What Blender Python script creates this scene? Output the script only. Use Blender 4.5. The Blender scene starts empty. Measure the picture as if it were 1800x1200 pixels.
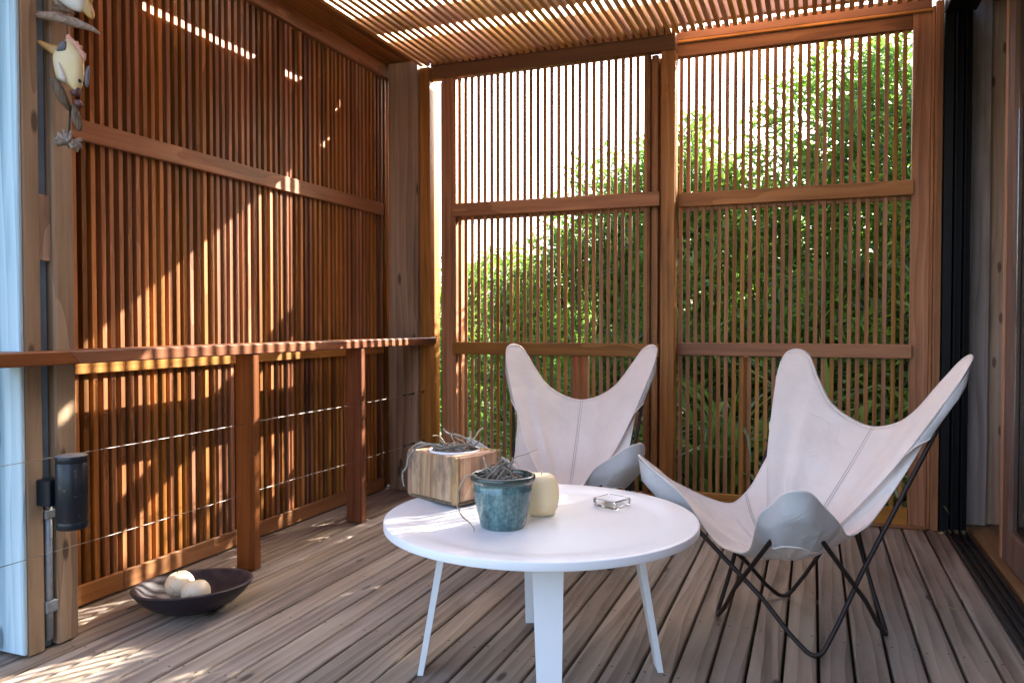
import bpy, math, random
import numpy as np
from mathutils import Vector, Matrix

# ---------------------------------------------------------------- camera, sky, sun, exposure
S = bpy.context.scene
COL = S.collection
cam_d = bpy.data.cameras.new('camera'); cam = bpy.data.objects.new('camera', cam_d); COL.objects.link(cam)
cam.location = (0, 0, 1.0)
cam.rotation_euler = (math.radians(90 - 1.333), 0, math.radians(21.074))
cam_d.sensor_width = 36; cam_d.lens = 27.5; cam_d.clip_end = 2000; cam_d.clip_start = 0.05
S.camera = cam
SUN_AZ = math.atan2(1.0, 1.80)            # clockwise from +Y
SUN_EL = math.atan2(1.26, math.hypot(1.0, 1.80))
w = bpy.data.worlds.new('World'); S.world = w; w.use_nodes = True
wn = w.node_tree.nodes; wl = w.node_tree.links
bg = wn['Background']; sk = wn.new('ShaderNodeTexSky'); sk.sky_type = 'NISHITA'; sk.sun_disc = False
sk.sun_elevation = SUN_EL; sk.sun_rotation = SUN_AZ; sk.dust_density = 4.5; sk.air_density = 0.8; sk.ozone_density = 0.4
wl.new(sk.outputs[0], bg.inputs[0]); bg.inputs[1].default_value = 0.15
sd = bpy.data.lights.new('sun', 'SUN'); sd.energy = 5.0; sd.angle = math.radians(0.4); sd.color = (1, 0.93, 0.82)
so = bpy.data.objects.new('sun', sd); COL.objects.link(so); so.location = (6, 10, 8)
sdir = Vector((math.sin(SUN_AZ) * math.cos(SUN_EL), math.cos(SUN_AZ) * math.cos(SUN_EL), math.sin(SUN_EL)))
so.rotation_euler = (-sdir).to_track_quat('-Z', 'Y').to_euler()
S.view_settings.view_transform = 'Standard'; S.view_settings.look = 'None'
S.view_settings.exposure = 3.1; S.view_settings.gamma = 1.0
S.render.engine = 'CYCLES'
S.cycles.max_bounces = 10; S.cycles.diffuse_bounces = 6; S.cycles.transparent_max_bounces = 12

R = math.radians
rnd = random.Random(7)
WLOC = {}

# ---------------------------------------------------------------- materials
def new_mat(name):
    m = bpy.data.materials.new(name); m.use_nodes = True
    nt = m.node_tree; b = nt.nodes['Principled BSDF']
    return m, nt, b
def N(nt, t, **kw):
    n = nt.nodes.new(t)
    for k, v in kw.items():
        if k.startswith('i_'):
            key = k[2:].replace('_', ' ')
            n.inputs[int(key) if key.isdigit() else key].default_value = v
        else: setattr(n, k, v)
    return n
def ramp(nt, stops, interp='LINEAR'):
    n = nt.nodes.new('ShaderNodeValToRGB'); cr = n.color_ramp; cr.interpolation = interp
    while len(cr.elements) < len(stops): cr.elements.new(0.5)
    for e, (p, c) in zip(cr.elements, stops):
        e.position = p; e.color = (*c, 1) if len(c) == 3 else c
    return n
def mathn(nt, op, a, b=None, clamp=False):
    n = nt.nodes.new('ShaderNodeMath'); n.operation = op; n.use_clamp = clamp
    for i, v in enumerate((a, b)):
        if v is None: continue
        if isinstance(v, (int, float)): n.inputs[i].default_value = v
        else: nt.links.new(v, n.inputs[i])
    return n.outputs[0]
def mix(nt, fac, a, b, mode='MIX'):
    n = nt.nodes.new('ShaderNodeMix'); n.data_type = 'RGBA'; n.blend_type = mode
    for idx, v in ((0, fac), (6, a), (7, b)):
        if isinstance(v, (int, float)): n.inputs[idx].default_value = v
        elif isinstance(v, tuple): n.inputs[idx].default_value = (*v, 1)
        else: nt.links.new(v, n.inputs[idx])
    return n.outputs[2]

def wood(name, dark, mid, light, axis='Z', scale=1.0, rough=0.6, var=0.35, hue=0.02, knots=0.0, stain=None, bump=0.25, ringf=1.0, spec=0.22, fine=0.16):
    """planed timber: long grain along `axis`, growth-ring bands, pores, per-piece tone, optional knots and stains"""
    m, nt, b = new_mat(name); L = nt.links.new
    tc = N(nt, 'ShaderNodeTexCoord'); oi = N(nt, 'ShaderNodeObjectInfo')
    off = N(nt, 'ShaderNodeVectorMath', operation='SCALE'); off.inputs[0].default_value = (13.1, 7.7, 23.9)
    L(oi.outputs['Random'], off.inputs['Scale'])
    add = N(nt, 'ShaderNodeVectorMath', operation='ADD'); L(tc.outputs['Object'], add.inputs[0]); L(off.outputs[0], add.inputs[1])
    def mp(a, c):
        s = {'X': (c, a, a), 'Y': (a, c, a), 'Z': (a, a, c)}[axis]
        n = N(nt, 'ShaderNodeMapping'); n.inputs['Scale'].default_value = tuple(v * scale for v in s); L(add.outputs[0], n.inputs[0]); return n.outputs[0]
    n1 = N(nt, 'ShaderNodeTexNoise', i_Scale=1.0, i_Detail=4.0, i_Roughness=0.55, i_Distortion=0.6); L(mp(16, 1.3), n1.inputs[0])
    rg = N(nt, 'ShaderNodeTexWave', wave_type='BANDS', bands_direction={'X': 'Y', 'Y': 'X', 'Z': 'X'}[axis], wave_profile='SAW')
    rg.inputs['Scale'].default_value = 1.5 * ringf; rg.inputs['Distortion'].default_value = 9.0; rg.inputs['Detail'].default_value = 2.0; rg.inputs['Detail Scale'].default_value = 0.8
    L(mp(6, 0.8), rg.inputs[0])
    n2 = N(nt, 'ShaderNodeTexNoise', i_Scale=1.0, i_Detail=3.0, i_Roughness=0.6); L(mp(110, 4.5), n2.inputs[0])
    f = mathn(nt, 'ADD', mathn(nt, 'MULTIPLY', n1.outputs[0], 0.72), mathn(nt, 'MULTIPLY', rg.outputs['Fac'], 0.17))
    f = mathn(nt, 'ADD', f, mathn(nt, 'MULTIPLY', n2.outputs[0], fine))
    cr = ramp(nt, [(0.30, dark), (0.50, mid), (0.72, light)]); L(f, cr.inputs[0])
    col = cr.outputs[0]
    if knots:
        vo = N(nt, 'ShaderNodeTexVoronoi', i_Scale=1.0, i_Randomness=1.0); vo.voronoi_dimensions = '2D'
        sx_ = N(nt, 'ShaderNodeSeparateXYZ'); L(mp(1, 1), sx_.inputs[0]); cb = N(nt, 'ShaderNodeCombineXYZ')
        o1, o2, o3 = {'Z': (0, 1, 2), 'Y': (0, 2, 1), 'X': (1, 2, 0)}[axis]
        L(mathn(nt, 'MULTIPLY', mathn(nt, 'ADD', sx_.outputs[o1], sx_.outputs[o2]), 11.0), cb.inputs[0]); L(mathn(nt, 'MULTIPLY', sx_.outputs[o3], 3.6), cb.inputs[1])
        L(cb.outputs[0], vo.inputs[0])
        pick = mathn(nt, 'GREATER_THAN', N_sep(nt, vo.outputs['Color']), 1 - knots)
        kf = N(nt, 'ShaderNodeMapRange', i_1=0.06, i_2=0.13, i_3=1.0, i_4=0.0); kf.interpolation_type = 'SMOOTHSTEP'; L(vo.outputs['Distance'], kf.inputs[0])
        col = mix(nt, mathn(nt, 'MULTIPLY', mathn(nt, 'MULTIPLY', kf.outputs[0], pick), 0.8), col, tuple(c * 0.32 for c in dark))
    if stain:
        n3 = N(nt, 'ShaderNodeTexNoise', i_Scale=1.0, i_Detail=5.0, i_Roughness=0.65); L(mp(stain[1], stain[1] * 0.45), n3.inputs[0])
        sr = ramp(nt, [(0.48, (0, 0, 0)), (0.70, (1, 1, 1))]); L(n3.outputs[0], sr.inputs[0])
        col = mix(nt, mathn(nt, 'MULTIPLY', sr.outputs[0], stain[2]), col, stain[0])
    hs = N(nt, 'ShaderNodeHueSaturation'); L(col, hs.inputs['Color'])
    r2 = mathn(nt, 'FRACT', mathn(nt, 'MULTIPLY', oi.outputs['Random'], 17.31))
    L(mathn(nt, 'ADD', mathn(nt, 'MULTIPLY', oi.outputs['Random'], 2 * var), 1 - var), hs.inputs['Value'])
    L(mathn(nt, 'ADD', mathn(nt, 'MULTIPLY', r2, 2 * hue), 0.5 - hue), hs.inputs['Hue'])
    L(mathn(nt, 'ADD', mathn(nt, 'MULTIPLY', r2, 0.2), 0.9), hs.inputs['Saturation'])
    L(hs.outputs[0], b.inputs['Base Color'])
    rr = mathn(nt, 'ADD', mathn(nt, 'MULTIPLY', n2.outputs[0], 0.25), rough - 0.12); L(rr, b.inputs['Roughness'])
    b.inputs['Specular IOR Level'].default_value = spec
    bp = N(nt, 'ShaderNodeBump', i_Strength=bump, i_Distance=0.003); L(f, bp.inputs['Height']); L(bp.outputs[0], b.inputs['Normal'])
    return m
def N_sep(nt, sock):
    s = nt.nodes.new('ShaderNodeSeparateColor'); nt.links.new(sock, s.inputs[0]); return s.outputs[0]

def plain(name, col, rough=0.5, metal=0.0, noise=0.0, nscale=20.0, col2=None, bump=0.0, spec=0.5, coat=0.0):
    m, nt, b = new_mat(name); L = nt.links.new
    b.inputs['Roughness'].default_value = rough; b.inputs['Metallic'].default_value = metal
    b.inputs['Specular IOR Level'].default_value = spec; b.inputs['Coat Weight'].default_value = coat
    tc = N(nt, 'ShaderNodeTexCoord')
    n1 = N(nt, 'ShaderNodeTexNoise', i_Scale=nscale, i_Detail=6.0, i_Roughness=0.6); L(tc.outputs['Object'], n1.inputs[0])
    cr = ramp(nt, [(0.5 - 0.2, col), (0.5 + 0.2, col2 or tuple(c * (1 - noise) for c in col))]); L(n1.outputs[0], cr.inputs[0])
    L(cr.outputs[0], b.inputs['Base Color'])
    if bump:
        bp = N(nt, 'ShaderNodeBump', i_Strength=bump, i_Distance=0.003); L(n1.outputs[0], bp.inputs['Height']); L(bp.outputs[0], b.inputs['Normal'])
    return m

M = {}
ced = dict(dark=(0.130, 0.055, 0.017), mid=(0.270, 0.114, 0.037), light=(0.41, 0.188, 0.070))
for ax in 'XYZ':
    M['cedar' + ax] = wood('cedar_' + ax, ced['dark'], ced['mid'], ced['light'], axis=ax, rough=0.5, var=0.13, hue=0.008)
M['headX'] = wood('dark_cedar_header', (0.085, 0.036, 0.016), (0.155, 0.068, 0.030), (0.22, 0.105, 0.048), axis='X', rough=0.55, var=0.06, hue=0.005)
M['slatZ'] = wood('cedar_slat', (0.110, 0.044, 0.015), (0.245, 0.098, 0.034), (0.385, 0.172, 0.068), axis='Z', rough=0.52, var=0.42, hue=0.007)
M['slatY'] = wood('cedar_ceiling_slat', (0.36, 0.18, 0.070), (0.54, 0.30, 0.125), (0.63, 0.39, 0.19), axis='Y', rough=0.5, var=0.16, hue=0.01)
M['screenZ'] = wood('cedar_screen_slat', (0.130, 0.054, 0.018), (0.265, 0.116, 0.038), (0.39, 0.19, 0.070), axis='Z', rough=0.5, var=0.18, hue=0.01)
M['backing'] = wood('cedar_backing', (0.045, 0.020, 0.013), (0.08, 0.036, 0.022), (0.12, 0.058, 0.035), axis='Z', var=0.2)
M['railY'] = wood('stained_rail', (0.115, 0.034, 0.010), (0.205, 0.065, 0.018), (0.29, 0.105, 0.032), axis='Y', rough=0.42, var=0.06, hue=0.004, spec=0.3)
M['railZ'] = wood('stained_rail_post', (0.090, 0.026, 0.006), (0.165, 0.050, 0.011), (0.235, 0.080, 0.020), axis='Z', rough=0.42, var=0.06, hue=0.004, spec=0.3)
M['pineZ'] = wood('weathered_pine', (0.145, 0.092, 0.056), (0.30, 0.200, 0.126), (0.43, 0.31, 0.205), axis='Z', rough=0.7, var=0.08, hue=0.006, knots=0.35, scale=0.8, stain=((0.22, 0.16, 0.11), 5, 0.3))
M['skytintpine'] = wood('skylight_tinted_pine', (0.17, 0.27, 0.32), (0.40, 0.53, 0.58), (0.54, 0.66, 0.70), axis='Z', rough=0.6, var=0.03, hue=0.003, knots=0.2, scale=0.7)  # blue skylight on bare pine, put into the base colour
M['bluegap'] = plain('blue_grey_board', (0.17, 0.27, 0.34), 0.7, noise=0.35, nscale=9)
M['deck'] = wood('weathered_deck', (0.115, 0.083, 0.060), (0.265, 0.205, 0.156), (0.40, 0.325, 0.256), axis='Y', rough=0.62, var=0.20, hue=0.005, knots=0.13, scale=0.85, stain=((0.36, 0.31, 0.262), 3.0, 0.5), bump=0.3, fine=0.10)
M['greyboard'] = wood('grey_weathered_board', (0.19, 0.15, 0.125), (0.33, 0.265, 0.225), (0.42, 0.345, 0.30), axis='Z', rough=0.75, var=0.15, stain=((0.17, 0.125, 0.10), 4, 0.5))
M['knotboard'] = wood('knotty_board', (0.28, 0.18, 0.105), (0.43, 0.30, 0.185), (0.52, 0.39, 0.26), axis='Z', rough=0.7, var=0.05, knots=0.7)
M['floorin'] = wood('indoor_floor', (0.14, 0.075, 0.034), (0.22, 0.128, 0.06), (0.29, 0.18, 0.09), axis='Y', rough=0.5, var=0.2)
M['doorwood'] = wood('door_timber', (0.12, 0.075, 0.050), (0.19, 0.125, 0.085), (0.26, 0.18, 0.13), axis='Z', rough=0.55, var=0.05)
M['joistX'] = wood('roof_joist', (0.26, 0.14, 0.06), (0.40, 0.24, 0.12), (0.52, 0.34, 0.19), axis='X', rough=0.6, var=0.08)
M['boxwood'] = wood('planter_timber', (0.17, 0.088, 0.038), (0.35, 0.215, 0.108), (0.47, 0.325, 0.19), axis='Z', rough=0.65, var=0.06, scale=1.1, stain=((0.075, 0.058, 0.052), 13, 0.85))
M['boxtrim'] = wood('planter_trim', (0.27, 0.150, 0.068), (0.44, 0.275, 0.14), (0.52, 0.35, 0.2), axis='Z', rough=0.6, var=0.05, scale=2.2)
M['drift'] = wood('driftwood', (0.10, 0.068, 0.046), (0.24, 0.172, 0.12), (0.36, 0.275, 0.205), axis='X', rough=0.8, var=0.15, scale=4, bump=0.6)
M['driftZ'] = wood('driftwood_branch', (0.055, 0.036, 0.026), (0.12, 0.082, 0.058), (0.20, 0.148, 0.11), axis='Z', rough=0.85, var=0.1, scale=5, bump=0.7)
def painted_white():
    m = plain('white_paint', (0.80, 0.80, 0.80), 0.3, col2=(0.775, 0.773, 0.768), nscale=2.5); nt = m.node_tree; L = nt.links.new; b = nt.nodes['Principled BSDF']
    tc = N(nt, 'ShaderNodeTexCoord'); n = N(nt, 'ShaderNodeTexNoise', i_Scale=22.0, i_Detail=8.0, i_Roughness=0.7); L(tc.outputs['Object'], n.inputs[0])
    r = ramp(nt, [(0.3, (0.30,) * 3), (0.7, (0.36,) * 3)]); L(n.outputs[0], r.inputs[0]); L(r.outputs[0], b.inputs['Roughness'])
    return m
M['white'] = painted_white()
M['blackalu'] = plain('black_aluminium', (0.006, 0.006, 0.007), 0.42, spec=0.2, metal=0.0, noise=0.3, nscale=40)
M['trackalu'] = plain('worn_track', (0.022, 0.016, 0.013), 0.45, noise=0.4, nscale=30)
M['iron'] = plain('rusty_black_iron', (0.011, 0.010, 0.011), 0.5, metal=0.25, col2=(0.030, 0.015, 0.010), nscale=35, bump=0.15)
M['steel'] = plain('stainless_cable', (0.30, 0.285, 0.265), 0.45, metal=0.7, noise=0.3, nscale=60)
M['galv'] = plain('galvanised_conduit', (0.36, 0.40, 0.43), 0.5, metal=0.4, noise=0.35, nscale=25)
M['lampblue'] = plain('dark_navy_lamp_paint', (0.006, 0.010, 0.017), 0.36, noise=0.3, nscale=18, spec=0.4)
def dusty_lamp():
    m = M['lampblue']; nt = m.node_tree; L = nt.links.new; b = nt.nodes['Principled BSDF']
    old = b.inputs['Base Color'].links[0].from_socket; tc = N(nt, 'ShaderNodeTexCoord')
    n = N(nt, 'ShaderNodeTexNoise', i_Scale=38.0, i_Detail=8.0, i_Roughness=0.75); L(tc.outputs['Object'], n.inputs[0])
    r = ramp(nt, [(0.61, (0, 0, 0)), (0.70, (1, 1, 1))]); L(n.outputs[0], r.inputs[0])
    L(mix(nt, mathn(nt, 'MULTIPLY', r.outputs[0], 0.5), old, (0.22, 0.21, 0.20)), b.inputs['Base Color'])
dusty_lamp()
M['lampcap'] = plain('lamp_cap_dusty', (0.26, 0.25, 0.24), 0.5, noise=0.4, nscale=30)
M['bowl'] = plain('dark_plum_bowl', (0.012, 0.008, 0.013), 0.4, spec=0.35, col2=(0.022, 0.016, 0.021), nscale=14, bump=0.12)
M['bowlin'] = plain('bowl_rim_wear', (0.018, 0.013, 0.018), 0.5, spec=0.3, col2=(0.060, 0.044, 0.046), nscale=22, bump=0.1)
M['soil'] = plain('bark_soil', (0.055, 0.030, 0.018), 0.9, col2=(0.14, 0.09, 0.055), nscale=60, bump=0.8)
M['root'] = plain('dry_grey_root', (0.29, 0.285, 0.245), 0.75, col2=(0.19, 0.165, 0.125), nscale=40, bump=0.4)
M['rootdark'] = plain('dry_brown_root', (0.13, 0.095, 0.068), 0.8, col2=(0.23, 0.19, 0.15), nscale=40, bump=0.4)
M['straw'] = plain('straw_root', (0.42, 0.33, 0.23), 0.7, noise=0.3, nscale=40)
M['bark'] = plain('bark', (0.085, 0.062, 0.045), 0.9, noise=0.5, nscale=12, bump=0.6)
M['coral'] = plain('pale_coral', (0.34, 0.29, 0.24), 0.8, col2=(0.20, 0.165, 0.13), nscale=30, bump=0.5)
M['fish'] = plain('painted_cream', (0.58, 0.50, 0.33), 0.5, col2=(0.60, 0.46, 0.20), nscale=7)
M['fishwhite'] = plain('painted_white', (0.60, 0.56, 0.50), 0.5, noise=0.2, nscale=20)
M['fishgrey'] = plain('painted_slate', (0.12, 0.12, 0.125), 0.6, noise=0.4, nscale=40)
M['fishpink'] = plain('painted_coral_pink', (0.55, 0.27, 0.19), 0.55, noise=0.2, nscale=30)
M['fishochre'] = plain('painted_ochre', (0.43, 0.235, 0.055), 0.5, noise=0.3, nscale=30)
M['fishdark'] = plain('painted_maroon', (0.10, 0.035, 0.035), 0.5, noise=0.3, nscale=30)
M['black'] = plain('black_paint', (0.012, 0.011, 0.011), 0.6, noise=0.2)
M['ground'] = plain('garden_soil', (0.05, 0.042, 0.028), 0.95, col2=(0.055, 0.075, 0.025), nscale=1.2, bump=0.3)
M['butt'] = plain('cigarette_butt', (0.5, 0.28, 0.12), 0.8, noise=0.4, nscale=50)
M['leaflit'] = plain('dry_leaf', (0.45, 0.36, 0.16), 0.8, noise=0.3)
M['nail'] = plain('nail_head', (0.035, 0.028, 0.024), 0.55, metal=0.3, noise=0.3)

def candle_mat(name, col, dirt):
    m, nt, b = new_mat(name); L = nt.links.new
    tc = N(nt, 'ShaderNodeTexCoord')
    n = N(nt, 'ShaderNodeTexNoise', i_Scale=26.0, i_Detail=6.0, i_Roughness=0.65); L(tc.outputs['Object'], n.inputs[0])
    r = ramp(nt, [(0.56, (0, 0, 0)), (0.68, (1, 1, 1))]); L(n.outputs[0], r.inputs[0])
    L(mix(nt, mathn(nt, 'MULTIPLY', r.outputs[0], dirt), col, (0.30, 0.16, 0.07)), b.inputs['Base Color'])
    b.inputs['Roughness'].default_value = 0.45; b.inputs['Subsurface Weight'].default_value = 0.35
    b.inputs['Subsurface Radius'].default_value = (0.02, 0.01, 0.005)
    return m
M['wax'] = candle_mat('cream_wax', (0.95, 0.78, 0.48), 0.03)
M['waxold'] = candle_mat('worn_ivory_wax', (0.74, 0.60, 0.42), 0.65)

def canvas_mat(name='natural_canvas', c1=(0.72, 0.65, 0.59), c2=(0.81, 0.745, 0.69)):
    m, nt, b = new_mat(name); L = nt.links.new
    tc = N(nt, 'ShaderNodeTexCoord')
    n = N(nt, 'ShaderNodeTexNoise', i_Scale=4.0, i_Detail=5.0, i_Roughness=0.6); L(tc.outputs['Object'], n.inputs[0])
    r = ramp(nt, [(0.32, c1), (0.62, c2)]); L(n.outputs[0], r.inputs[0]); L(r.outputs[0], b.inputs['Base Color'])
    b.inputs['Roughness'].default_value = 0.9; b.inputs['Specular IOR Level'].default_value = 0.1
    b.inputs['Sheen Weight'].default_value = 0.15
    wv = N(nt, 'ShaderNodeTexNoise', i_Scale=9.0, i_Detail=3.0, i_Distortion=1.2); L(tc.outputs['Object'], wv.inputs[0])
    fine = N(nt, 'ShaderNodeTexNoise', i_Scale=500.0, i_Detail=1.0); L(tc.outputs['Object'], fine.inputs[0])
    h = mathn(nt, 'ADD', wv.outputs[0], mathn(nt, 'MULTIPLY', fine.outputs[0], 0.06))
    bp = N(nt, 'ShaderNodeBump', i_Strength=0.6, i_Distance=0.012); L(h, bp.inputs['Height']); L(bp.outputs[0], b.inputs['Normal'])
    tr = N(nt, 'ShaderNodeBsdfTranslucent'); L(r.outputs[0], tr.inputs[0])
    ms = N(nt, 'ShaderNodeMixShader'); ms.inputs[0].default_value = 0.10
    L(b.outputs[0], ms.inputs[1]); L(tr.outputs[0], ms.inputs[2]); L(ms.outputs[0], nt.nodes['Material Output'].inputs[0])
    return m
M['canvas'] = canvas_mat()
M['canvasshade'] = canvas_mat('canvas_pocket_shaded', (0.47, 0.46, 0.445), (0.58, 0.565, 0.55))  # same canvas greyed: sky-lit shade of the horn undersides put into the colour
M['thread'] = plain('seam_thread', (0.36, 0.33, 0.30), 0.9, noise=0.1)

def glaze_mat():
    m, nt, b = new_mat('teal_glaze'); L = nt.links.new
    tc = N(nt, 'ShaderNodeTexCoord'); mp = N(nt, 'ShaderNodeMapping'); mp.inputs['Scale'].default_value = (1, 1, 0.3); L(tc.outputs['Object'], mp.inputs[0])
    n = N(nt, 'ShaderNodeTexNoise', i_Scale=34.0, i_Detail=8.0, i_Roughness=0.7); L(mp.outputs[0], n.inputs[0])
    n2 = N(nt, 'ShaderNodeTexNoise', i_Scale=110.0, i_Detail=3.0); L(tc.outputs['Object'], n2.inputs[0])
    f = mathn(nt, 'ADD', mathn(nt, 'MULTIPLY', n.outputs[0], 0.7), mathn(nt, 'MULTIPLY', n2.outputs[0], 0.3))
    r = ramp(nt, [(0.36, (0.028, 0.060, 0.062)), (0.5, (0.072, 0.150, 0.150)), (0.62, (0.15, 0.255, 0.245)), (0.74, (0.26, 0.36, 0.32))]); L(f, r.inputs[0])
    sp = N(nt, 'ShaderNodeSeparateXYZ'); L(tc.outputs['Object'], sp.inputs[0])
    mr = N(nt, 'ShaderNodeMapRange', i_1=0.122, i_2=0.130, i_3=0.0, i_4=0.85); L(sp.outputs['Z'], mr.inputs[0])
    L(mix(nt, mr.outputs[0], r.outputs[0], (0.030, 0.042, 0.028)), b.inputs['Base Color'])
    b.inputs['Roughness'].default_value = 0.16; b.inputs['Coat Weight'].default_value = 0.4
    return m
M['glaze'] = glaze_mat()

def glass_mat(name, tint=(1, 1, 1), rough=0.0, thin=True):
    m, nt, b = new_mat(name); L = nt.links.new
    b.inputs['Base Color'].default_value = (*tint, 1); b.inputs['Roughness'].default_value = rough
    b.inputs['Transmission Weight'].default_value = 1.0; b.inputs['IOR'].default_value = 1.5
    return m
M['glass'] = glass_mat('clear_glass', (0.97, 0.99, 0.99))
M['pane'] = glass_mat('door_glass', (0.75, 0.80, 0.80))

def leaf_mat(name, cols, trans=0.44, rough=0.4):
    m, nt, b = new_mat(name); L = nt.links.new
    g = N(nt, 'ShaderNodeNewGeometry')
    n = len(cols); r = ramp(nt, [(i / (n - 1), c) for i, c in enumerate(cols)]); L(g.outputs['Random Per Island'], r.inputs[0])
    L(r.outputs[0], b.inputs['Base Color']); b.inputs['Roughness'].default_value = rough; b.inputs['Specular IOR Level'].default_value = 0.35
    tr = N(nt, 'ShaderNodeBsdfTranslucent')
    L(mix(nt, 0.45, r.outputs[0], (0.27, 0.58, 0.06)), tr.inputs[0])
    ms = N(nt, 'ShaderNodeMixShader'); ms.inputs[0].default_value = trans
    L(b.outputs[0], ms.inputs[1]); L(tr.outputs[0], ms.inputs[2]); L(ms.outputs[0], nt.nodes['Material Output'].inputs[0])
    return m
M['leafA'] = leaf_mat('narrow_leaf', [(0.014, 0.042, 0.016), (0.030, 0.090, 0.024), (0.054, 0.148, 0.032), (0.095, 0.210, 0.038), (0.19, 0.26, 0.05)])
M['leafB'] = leaf_mat('dark_leaf', [(0.014, 0.036, 0.014), (0.026, 0.062, 0.018), (0.040, 0.090, 0.022), (0.075, 0.125, 0.026)])
M['flax'] = leaf_mat('flax_leaf', [(0.030, 0.052, 0.026), (0.050, 0.085, 0.036), (0.075, 0.11, 0.045), (0.115, 0.13, 0.06), (0.20, 0.165, 0.085)], trans=0.2, rough=0.35)

# ---------------------------------------------------------------- mesh helpers
def mesh(name, verts, faces, smooth=False):
    me = bpy.data.meshes.new(name); me.from_pydata([tuple(v) for v in verts], [], faces); me.update()
    if smooth:
        me.polygons.foreach_set('use_smooth', [True] * len(me.polygons))
    return me
def fixn(me):
    import bmesh
    b = bmesh.new(); b.from_mesh(me); bmesh.ops.recalc_face_normals(b, faces=b.faces); b.to_mesh(me); b.free(); return me
def box_me(name, sx, sy, sz, ch=0.002, base=False):
    """box centred on the origin (or standing on z=0) with chamfered long edges on all sides"""
    hx, hy, hz = sx / 2, sy / 2, sz / 2; c = min(ch, hx * .6, hy * .6, hz * .6)
    vs, ids = [], {}
    for X in (-1, 1):
        for Y in (-1, 1):
            for Z in (-1, 1):
                for k in range(3):
                    p = [X * (hx - c), Y * (hy - c), Z * (hz - c)]; p[k] = (X * hx, Y * hy, Z * hz)[k]
                    ids[(X, Y, Z, k)] = len(vs); vs.append((p[0], p[1], p[2] + (hz if base else 0)))
    fs = []
    for s in (-1, 1):
        fs.append([ids[(s, a, b, 0)] for a, b in ((-1, -1), (1, -1), (1, 1), (-1, 1))])
        fs.append([ids[(a, s, b, 1)] for a, b in ((-1, -1), (1, -1), (1, 1), (-1, 1))])
        fs.append([ids[(a, b, s, 2)] for a, b in ((-1, -1), (1, -1), (1, 1), (-1, 1))])
    for a in (-1, 1):
        for b in (-1, 1):
            fs.append([ids[(-1, a, b, 1)], ids[(1, a, b, 1)], ids[(1, a, b, 2)], ids[(-1, a, b, 2)]])
            fs.append([ids[(a, -1, b, 0)], ids[(a, 1, b, 0)], ids[(a, 1, b, 2)], ids[(a, -1, b, 2)]])
            fs.append([ids[(a, b, -1, 0)], ids[(a, b, 1, 0)], ids[(a, b, 1, 1)], ids[(a, b, -1, 1)]])
    for X in (-1, 1):
        for Y in (-1, 1):
            for Z in (-1, 1): fs.append([ids[(X, Y, Z, k)] for k in range(3)])
    return fixn(mesh(name, vs, fs))
def lathe_me(name, prof, seg=64, smooth=True, close=True):
    vs, fs = [], []
    n = len(prof)
    for i in range(seg):
        a = 2 * math.pi * i / seg
        for r, z in prof: vs.append((r * math.cos(a), r * math.sin(a), z))
    for i in range(seg):
        j = (i + 1) % seg
        for k in range(n - 1):
            fs.append([i * n + k, j * n + k, j * n + k + 1, i * n + k + 1])
    me = mesh(name, vs, fs, smooth)
    import bmesh
    b = bmesh.new(); b.from_mesh(me); bmesh.ops.remove_doubles(b, verts=b.verts, dist=1e-6)
    bmesh.ops.recalc_face_normals(b, faces=b.faces); b.to_mesh(me); b.free()
    return me
def tube_arrays(pts, rad, seg=8, closed=False):
    pts = [Vector(p) for p in pts]; n = len(pts)
    rads = rad if isinstance(rad, (list, tuple)) else [rad] * n
    vs, fs = [], []
    prev = None
    for i, p in enumerate(pts):
        a = pts[(i - 1) % n] if (closed or i > 0) else p
        b = pts[(i + 1) % n] if (closed or i < n - 1) else p
        t = (b - a).normalized() if (b - a).length > 1e-9 else Vector((0, 0, 1))
        if prev is None:
            u = t.orthogonal().normalized()
        else:
            u = prev - t * prev.dot(t); u = u.normalized() if u.length > 1e-6 else t.orthogonal().normalized()
        prev = u; v = t.cross(u)
        for k in range(seg):
            an = 2 * math.pi * k / seg
            vs.append(p + (u * math.cos(an) + v * math.sin(an)) * rads[i])
    m = n if closed else n - 1
    for i in range(m):
        j = (i + 1) % n
        for k in range(seg):
            l = (k + 1) % seg
            fs.append([i * seg + k, i * seg + l, j * seg + l, j * seg + k])
    if not closed:
        fs.append(list(range(seg))[::-1]); fs.append([(n - 1) * seg + k for k in range(seg)])
    return vs, fs
def tube_me(name, pts, rad, seg=8, closed=False):
    v, f = tube_arrays(pts, rad, seg, closed); return mesh(name, v, f, True)
def join_arrays(lst):
    V, F = [], []
    for v, f in lst:
        o = len(V); V += list(v); F += [[i + o for i in q] for q in f]
    return V, F
def catmull(P, sub=8, closed=False):
    P = [Vector(p) for p in P]; n = len(P); out = []
    m = n if closed else n - 1
    for i in range(m):
        g = lambda k: P[k % n] if closed else P[max(0, min(n - 1, k))]
        a, b, c, d = g(i - 1), g(i), g(i + 1), g(i + 2)
        for s in range(sub):
            t = s / sub
            out.append(0.5 * ((2 * b) + (c - a) * t + (2 * a - 5 * b + 4 * c - d) * t * t + (3 * b - a - 3 * c + d) * t ** 3))
    if not closed: out.append(P[-1])
    return out

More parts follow.
